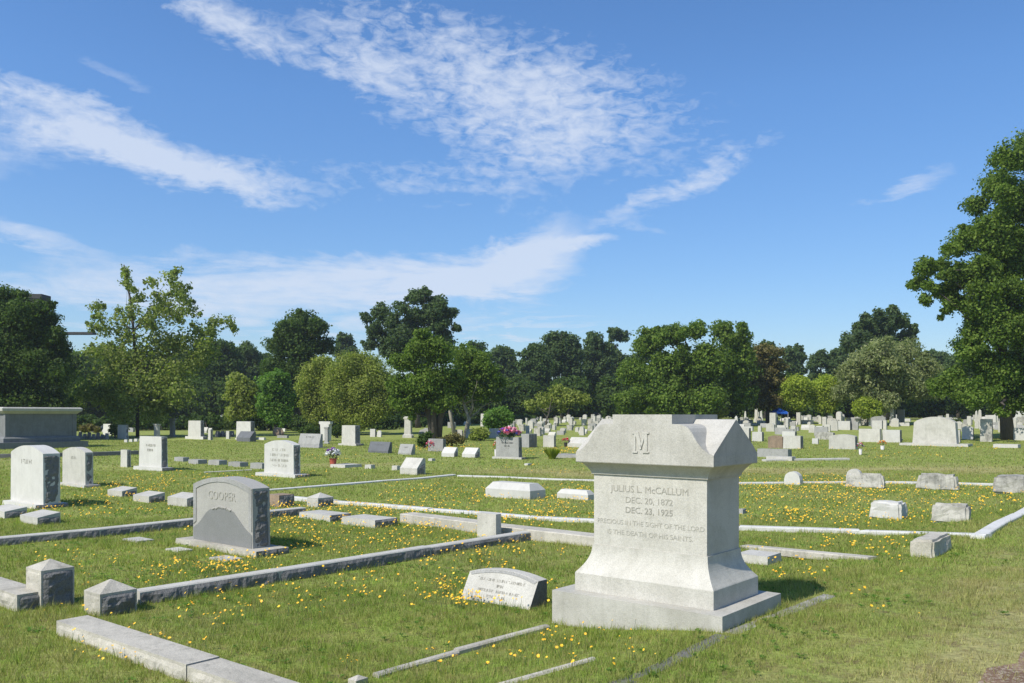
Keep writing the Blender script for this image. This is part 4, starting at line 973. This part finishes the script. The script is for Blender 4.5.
tree('round_bush', 'rounded bright green bush below the pale-stemmed tree', (498, 433), auto(498, 419, 16, 12.5, 8, .6, 5, 3, .05), 'bright', k=3, leaf=2.2, cat='bush', copies=2, limbs=3)
tree('small_tree', 'small low-branched tree before the far woods left of the big monument', (545, 427), [(545,401,12),(570,396,11),(530,406,8),(585,400,8),(556,391,9),(562,408,7)], 'olive', k=1.8, limbs=7, copies=1)
tree('broad_tree', 'broad full green tree directly behind the big monument', (690, 424), [(650,345,17),(672,335,15),(697,331,12),(722,331,13),(738,342,16),(632,372,16),(628,402,15),(652,385,22),(680,368,24),(710,363,25),(738,372,18),(743,398,16),(702,400,24),(668,405,20),(742,328,7),(657,332,7)], 'mid', d=86, k=2.1, leaf=2.7)
tree('rusty_tree', 'tree with rusty brown foliage beside the broad green tree', (768, 424), [(764,350,10),(758,364,13),(775,368,11),(782,386,12),(768,400,14),(755,385,12),(778,352,7)], 'rust', d=92, k=2.1)
tree('clipped_tree', 'round clipped yellow-green tree, left one of two behind the blue canopy', (797, 424), auto(797, 393, 20, 19, 10, .5, 6, 5, .02), 'lime', k=3.4, leaf=1.8, flat=1, core=.4, sub=26)
tree('clipped_tree', 'round clipped yellow-green tree, right one touching the spreading grey tree', (827, 424), auto(827, 394, 17, 22, 10, .5, 7, 5, .03), 'lime', k=3.4, leaf=1.8, flat=1, core=.4, sub=26)
tree('spreading_tree', 'wide grey-green tree with fine bare twigs left of the big oak', (893, 425), [(880,352,18),(852,372,17),(908,352,16),(928,368,15),(842,393,12),(870,382,20),(902,378,20),(933,390,12),(886,402,14),(862,360,13),(918,392,14)], 'greyg', k=2.1, leaf=2.0, limbs=14, twigs=5, bk='barkpale', elong=2.4, sub=18, tw=.2)
tree('cedar', 'pointed dark cedar showing above the spreading grey-green tree', (885, 424), [(866,319,6),(878,314,6),(893,311,6),(858,328,7),(872,328,9),(888,326,11),(903,322,7),(913,330,6),(880,342,14),(850,345,10),(905,342,11),(895,318,6),(862,342,10)], 'pine', d=108, k=2.4, flat=1.1, elong=2.2)
tree('round_bush', 'rounded green bush under the spreading grey-green tree', (868, 426), auto(868, 408, 17, 13, 8, .6, 8, 3, .05), 'lime', k=3, leaf=2.0, cat='bush', limbs=3)
tree('oak', 'huge oak filling the upper right edge with the tallest crown of all', (1008, 432), [(1034,150,22),(1006,160,17),(1000,188,20),(975,206,12),(966,240,17),(990,232,24),(950,250,9),(943,266,9),(925,270,13),(917,284,9),(927,300,8),(946,290,13),(966,275,17),(987,288,22),(1012,258,30),(941,318,4),(944,311,4),(974,322,12),(1000,330,26),(968,350,17),(1000,370,27),(1032,320,36),(955,378,13),(975,392,17),(1010,400,20),(1045,385,32),(1050,200,36),(1070,260,42),(1090,330,42),(1062,150,26),(1100,220,32),(1018,210,20),(938,388,12),(957,303,12),(974,308,14),(990,312,14)],
    'mid', d=58, k=1.9, leaf=2.8, limbs=12, core=.1, sub=12, tw=.38, depth=.6, twigs=1, scatter=.12)
tree('small_bush', 'small olive bush at the top edge of the big monument', (712, 426), auto(714, 411, 16, 9, 6, .7, 10, 2, .05), 'olive', d=84, k=3, leaf=2, cat='bush', limbs=2)
for (x, w_, l) in ((309, 9, 'left'), (337.5, 5, 'right')):
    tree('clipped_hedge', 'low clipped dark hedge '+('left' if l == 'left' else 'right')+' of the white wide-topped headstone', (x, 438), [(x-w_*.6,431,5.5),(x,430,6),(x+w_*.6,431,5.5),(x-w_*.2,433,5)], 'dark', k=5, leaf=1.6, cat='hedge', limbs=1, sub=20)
tree('shrub', 'small dark shrub left of the grey block headstone under the forked tree', (425, 448), [(424,440,7),(428,436,5),(421,443,5)], 'dark', k=4, leaf=2, cat='bush', limbs=2)
tree('shrub', 'brownish shrub at the foot of the forked trunks', (452, 446), [(448,440,6),(455,438,7),(461,440,5),(442,441,5)], 'rust', k=4, leaf=2, cat='bush', limbs=2)
tree('shrub', 'dull green shrub under the rounded bright bush', (480, 441), [(478,433,7),(484,434,7),(473,437,5)], 'olive', k=4, leaf=2, cat='bush', limbs=2)
tree('shrub', 'small green shrub between two pale headstones near the dark trees at left', (115, 438), [(114,430,5),(117,433,4)], 'mid', k=4, leaf=2, cat='bush', limbs=1)
tree('shrub', 'reddish brown shrub right of the grey tomb', (88, 434), [(84,429,5),(91,428,5),(97,430,4)], 'rust', k=4, leaf=2, cat='bush', limbs=1)

bg = [(-75,325,38,'dark'),(80,352,26,'mid'),(108,345,24,'dark'),(186,345,24,'dark'),(216,338,26,'dark'),(245,343,20,'far'),(262,352,18,'far'),(346,334,16,'far'),(352,352,20,'dark'),(474,342,22,'far'),(505,347,18,'far'),(534,343,20,'far'),(563,332,24,'far'),
      (596,331,18,'far'),(617,327,16,'far'),(640,346,14,'far'),(765,340,15,'far'),(790,347,14,'far'),(799,343,9,'far'),(820,349,15,'far'),(838,346,16,'far'),(935,350,20,'far'),(958,352,20,'far'),(985,350,26,'far'),(1030,338,28,'far'),(1070,330,38,'far'),(135,350,20,'far'),(160,352,20,'far'),(700,355,30,'far')]
for i, (cx, ty_, hw, m_) in enumerate(bg):
    d = 122+(i*37 % 29); h = 412-ty_
    L_ = auto(cx, ty_+h*.42, hw, h*.44, 9, .48, 20+i, 4, .16)+[(cx+random.Random(i).uniform(-.4,.4)*hw, ty_+hw*.25, hw*.28)]
    tree('woodland_tree', 'tree of the dark wood closing off the cemetery, '+('deep green and leafy' if m_ != 'far' else 'dull green and hazy with distance'), (cx, 424), L_, m_, d=d, k=2.1, leaf=2.6, limbs=3, sub=11, group='dark leafy wood trees' if m_ != 'far' else 'distant wood trees')
for i in range(56):
    cx = -60+(i%28)*42+(i//28)*21+rnd.uniform(-8, 8); d = 112+rnd.uniform(0, 8)+(i//28)*24
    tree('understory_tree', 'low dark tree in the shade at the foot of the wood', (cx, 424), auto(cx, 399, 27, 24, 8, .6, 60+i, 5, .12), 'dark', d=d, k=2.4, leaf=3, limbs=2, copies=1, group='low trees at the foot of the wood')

for i in range(25):
    cx = 72+i*19+rnd.uniform(-6, 6); d = 84+rnd.uniform(0, 10)+(16 if i > 16 else 0)
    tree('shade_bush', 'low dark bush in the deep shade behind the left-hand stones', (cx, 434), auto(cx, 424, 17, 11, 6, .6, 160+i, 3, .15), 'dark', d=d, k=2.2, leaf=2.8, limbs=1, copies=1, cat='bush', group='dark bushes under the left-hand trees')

# ------------------------------------------------------------------ turf blades, clover and yellow flowers
FT = np.array(foot)
def clear(x, y, m_=.0):
    ok = np.ones(len(x), bool)
    for cx, cy, yaw, a, b in FT:
        near = (np.abs(x-cx) < a+b+.3) & (np.abs(y-cy) < a+b+.3) & ok
        if not near.any(): continue
        dx, dy = x[near]-cx, y[near]-cy; c, s = math.cos(yaw), math.sin(yaw)
        ins = (np.abs(dx*c+dy*s) < a+m_) & (np.abs(-dx*s+dy*c) < b+m_); i = np.where(near)[0]; ok[i[ins]] = False
    return ok
def wedge(n, y0, y1, rs):
    y = np.sqrt(rs.uniform(y0*y0, y1*y1, n)); x = rs.uniform(-1, 1, n)*(y*.68+.4); return x, y
def blade_mat():
    m_, nt, b = mat_new('grass blades'); at_ = nt.nodes.new('ShaderNodeAttribute'); at_.attribute_name = 'dry'
    c, nb, p = grass_cols(nt, at_.outputs['Fac'])
    geo = nt.nodes.new('ShaderNodeNewGeometry')
    c = mixc(nt, 1.0, c, ramp(nt, geo.outputs['Random Per Island'], [(0, .38), (.5, .92), (.85, 1.25), (1, 1.65)]), 'MULTIPLY')
    rf = nt.nodes.new('ShaderNodeMath'); rf.operation = 'FRACT'; rm = nt.nodes.new('ShaderNodeMath'); rm.operation = 'MULTIPLY'; rm.inputs[1].default_value = 17
    nt.links.new(geo.outputs['Random Per Island'], rm.inputs[0]); nt.links.new(rm.outputs[0], rf.inputs[0])
    c = mixc(nt, ramp(nt, rf.outputs[0], [(.80, 0), (.82, .8)]), c, (.46, .38, .17))
    nt.links.new(c, b.inputs['Base Color']); b.inputs['Roughness'].default_value = .6; b.inputs['Specular IOR Level'].default_value = .2
    t = nt.nodes.new('ShaderNodeBsdfTranslucent'); nt.links.new(mixc(nt, 1.0, c, (1.1, 1.2, .5), 'MULTIPLY'), t.inputs['Color'])
    mx = nt.nodes.new('ShaderNodeMixShader'); mx.inputs[0].default_value = .45
    nt.links.new(b.outputs[0], mx.inputs[1]); nt.links.new(t.outputs[0], mx.inputs[2]); nt.links.new(mx.outputs[0], nt.nodes['Material Output'].inputs['Surface'])
    return m_
def fnoise(x, y): return .5+.25*np.sin(x*3.1+2*np.sin(y*1.9))+.25*np.sin(y*3.7+2.3*np.sin(x*2.3+1))
def build_grass():
    rs = np.random.RandomState(5); VV = []; DD = []
    for y0, y1, n, w, h in ((4.6, 9, 250000, .0042, .055), (9, 15, 230000, .007, .055), (15, 28, 210000, .014, .05), (28, 60, 190000, .032, .05)):
        x, y = wedge(n, y0, y1, rs)
        s = (x-.805)*.768-(y-5.47)*.641; verge = S(.2, .8, s)*(1-S(12, 18, y))
        ok = clear(x, y) & (lane_d(x, y) < .02+.35*rs.rand(n)**2) ; bare = fnoise(x*1.3, y*1.3)*.6+dryness(x, y)*.5
        ok &= rs.rand(n) > np.clip((bare-.66)*1.6, 0, .7)+.45*S(.45, .1, fnoise(x*4.1, y*4.1)); x, y, verge = x[ok], y[ok], verge[ok]; n = len(x)
        hh = h*rs.uniform(.45, 1.25, n)*(.7+.6*fnoise(x, y))*(1-.3*verge); hh *= .62+.75*fnoise(x*5.3+1, y*5.3)**1.3; tall = rs.rand(n) < .015; hh[tall] *= 1.9
        a = rs.uniform(0, 6.283, n); l = rs.uniform(.1, .8, n)*hh; f = rs.uniform(0, 6.283, n)
        z = G(x, y); ww = w*rs.uniform(.6, 1.4, n)
        b = np.stack([x, y, z-.004], 1); e = np.stack([np.cos(f)*ww, np.sin(f)*ww, 0*ww], 1)*.5
        t = b+np.stack([np.cos(a)*l, np.sin(a)*l, hh], 1)
        VV.append(np.stack([b-e, b+e, t], 1).reshape(-1, 3)); DD.append(np.repeat(np.clip(dryness(x, y)+rs.normal(0, .18, n), 0, 1), 3))
    V = np.concatenate(VV); D_ = np.concatenate(DD)
    o = np_mesh('grass', V, np.arange(len(V)).reshape(-1, 3), blade_mat(), attrs={'dry': D_}); tag(o, 'short green and straw-coloured grass blades covering the lawn', 'grass', kind='stuff')
build_grass()
def build_flowers():
    rs = np.random.RandomState(9); P = []
    patches = [(300,530,95,24,330),(255,515,55,12,110),(410,520,90,14,160),(430,540,90,14,120),(500,548,80,14,110),(395,515,60,8,90),(330,548,60,14,40),
        (220,571,70,7,120),(250,560,50,10,60),(160,585,30,10,14),(450,585,90,25,120),(500,600,60,12,60),(300,600,120,30,60),(480,605,40,5,40),
        (110,572,50,10,16),(235,610,60,20,30),(100,640,60,25,12),(150,660,60,14,34),(100,655,40,20,10),(40,620,50,30,8),(600,660,70,14,16),(470,665,90,12,22),(580,645,60,9,14),
        (820,500,110,22,520),(880,512,110,18,330),(800,520,70,8,130),(960,505,60,18,150),(760,500,30,15,90),(850,488,120,6,240),(1000,500,40,12,70),
        (840,545,50,10,44),(800,570,40,12,24),(870,548,60,8,26),(760,556,30,10,16),(900,560,30,8,6),(880,600,80,20,8),
        (60,515,70,9,60),(120,510,70,10,90),(60,560,60,10,14),(130,485,50,6,130),(105,493,60,6,90),(40,478,30,6,30),(180,480,60,6,90),(240,485,40,4,60),(150,495,40,6,60),
        (470,500,90,8,170),(560,508,50,10,140),(430,492,60,6,90),(350,512,40,5,60),(520,520,70,5,110),(300,476,60,3,60),(560,490,60,4,70),
        (430,450,40,3,120),(560,452,50,3.5,230),(460,448,40,3,120),(600,452,30,3,80),(240,480,60,2,70),(650,470,50,5,60),(840,450,60,3,50),(900,455,70,5,60),(960,448,60,3,70),(1000,436,30,5,120),(540,470,100,5,50),(340,458,70,4,50)]
    for cx, cy, rx, ry, n in patches:
        n = int(n*(1.7 if cx < 620 and cy > 500 else 1.25))
        c = at(cx, cy); ax = rx*c.y/F; y1 = at(cx, cy-ry).y; y0 = at(cx, cy+ry).y
        nc = max(3, n//9); gx = rs.normal(0, .45, nc); gy = rs.uniform(0, 1, nc); i = rs.randint(0, nc, n); q = rs.rand(n) < .35
        ux = np.where(q, rs.normal(0, .5, n), gx[i]+rs.normal(0, .07, n)); uy = np.where(q, rs.rand(n), gy[i]+rs.normal(0, .08, n))
        yy = y0+(y1-y0)*np.clip(uy, -.1, 1.1); xx = (cx-512)/F*yy+ux*ax; P.append(np.stack([xx, yy], 1))
    P = np.concatenate(P); P = P[clear(P[:, 0], P[:, 1], .03)]; n = len(P)
    x, y = P[:, 0], P[:, 1]; z = G(x, y); h = rs.uniform(.045, .125, n); rad = rs.uniform(.006, .0150, n)*(.80+.2*S(6, 9, y)+.15*S(10, 22, y)+.5*S(22, 45, y))
    a = rs.uniform(0, 6.283, n); l = rs.uniform(0, .35, n)*h; c = np.stack([x+np.cos(a)*l, y+np.sin(a)*l, z+h], 1)
    nr = np.stack([rs.normal(-.25, .4, n), rs.normal(-.35, .4, n), np.ones(n)], 1); nr /= np.linalg.norm(nr, axis=1)[:, None]
    t = np.cross(nr, [0.3, 1, .1]); t /= np.linalg.norm(t, axis=1)[:, None]; u = np.cross(nr, t); V = []; Fc = []
    for k in range(6):
        th = k*1.0472+a; dr = t*np.cos(th)[:, None]+u*np.sin(th)[:, None]; sd_ = -t*np.sin(th)[:, None]+u*np.cos(th)[:, None]; r_ = rad[:, None]
        V.append(np.stack([c+nr*.002, c+dr*r_*.7+sd_*r_*.42+nr*r_*.25, c+dr*r_*1.15+nr*r_*.3, c+dr*r_*.7-sd_*r_*.42+nr*r_*.25], 1))
    V = np.concatenate(V).reshape(-1, 3)
    m_, nt, b = mat_new('yellow flowers'); g = nt.nodes.new('ShaderNodeNewGeometry')
    nt.links.new(ramp(nt, g.outputs['Random Per Island'], [(0, (.62,.24,.01)), (.25, (.78,.40,.012)), (1, (.88,.62,.03))]), b.inputs['Base Color']); b.inputs['Roughness'].default_value = .6
    o = np_mesh('yellow_flowers', V, np.arange(len(V)).reshape(-1, 4), m_); tag(o, 'small orange-yellow wild flowers scattered over the lawn', 'flowers', kind='stuff')
    b0 = np.stack([x, y, z], 1); w = .0015; e = np.tile([w, 0, 0], (n, 1)); V = np.stack([b0-e, b0+e, c+e*.6, c-e*.6], 1).reshape(-1, 3)
    o = np_mesh('flower_stems', V, np.arange(len(V)).reshape(-1, 4), M['leafy']); tag(o, 'thin stems of the yellow wild flowers', 'flowers', kind='stuff')
    # low broad-leaved weeds
    n = 2600; x, y = wedge(n, 5, 16, rs); k_ = clear(x, y, .03) & (fnoise(x*.7+3, y*.7) > .52) & (lane_d(x, y) < 0); x, y = x[k_], y[k_]; n = len(x); V = []
    for k in range(7):
        th = k*.9+rs.uniform(0, 6.28, n); r0 = rs.uniform(.02, .045, n); zz = G(x, y); d = np.stack([np.cos(th), np.sin(th), 0*th], 1); s_ = np.stack([-np.sin(th), np.cos(th), 0*th], 1)*(r0*.28)[:, None]
        b0 = np.stack([x, y, zz+.012], 1); mid = b0+d*(r0*.6)[:, None]+[0,0,.02]; tip = b0+d*r0[:, None]*1.1+[0,0,.012]
        V.append(np.stack([b0, mid-s_, tip, mid+s_], 1))
    V = np.concatenate(V).reshape(-1, 3); o = np_mesh('weeds', V, np.arange(len(V)).reshape(-1, 4), FM['bright']); tag(o, 'low broad-leaved weeds among the grass', 'weeds', kind='stuff')
build_flowers()

# ------------------------------------------------------------------ thin summer haze
def haze():
    m_ = bpy.data.materials.new('summer haze'); m_.use_nodes = True; nt = m_.node_tree; nt.nodes.clear()
    v = nt.nodes.new('ShaderNodeVolumePrincipled'); v.inputs['Color'].default_value = (.86, .91, .97, 1); v.inputs['Density'].default_value = .0004; v.inputs['Anisotropy'].default_value = .3
    o = nt.nodes.new('ShaderNodeOutputMaterial'); nt.links.new(v.outputs[0], o.inputs['Volume'])
    bm = bmesh.new(); box(bm, -950, 950, -60, 950, -2, 32)
    tag(mesh_obj('haze', bm, m_), 'thin pale summer haze over the whole cemetery', 'haze', kind='stuff')
haze()
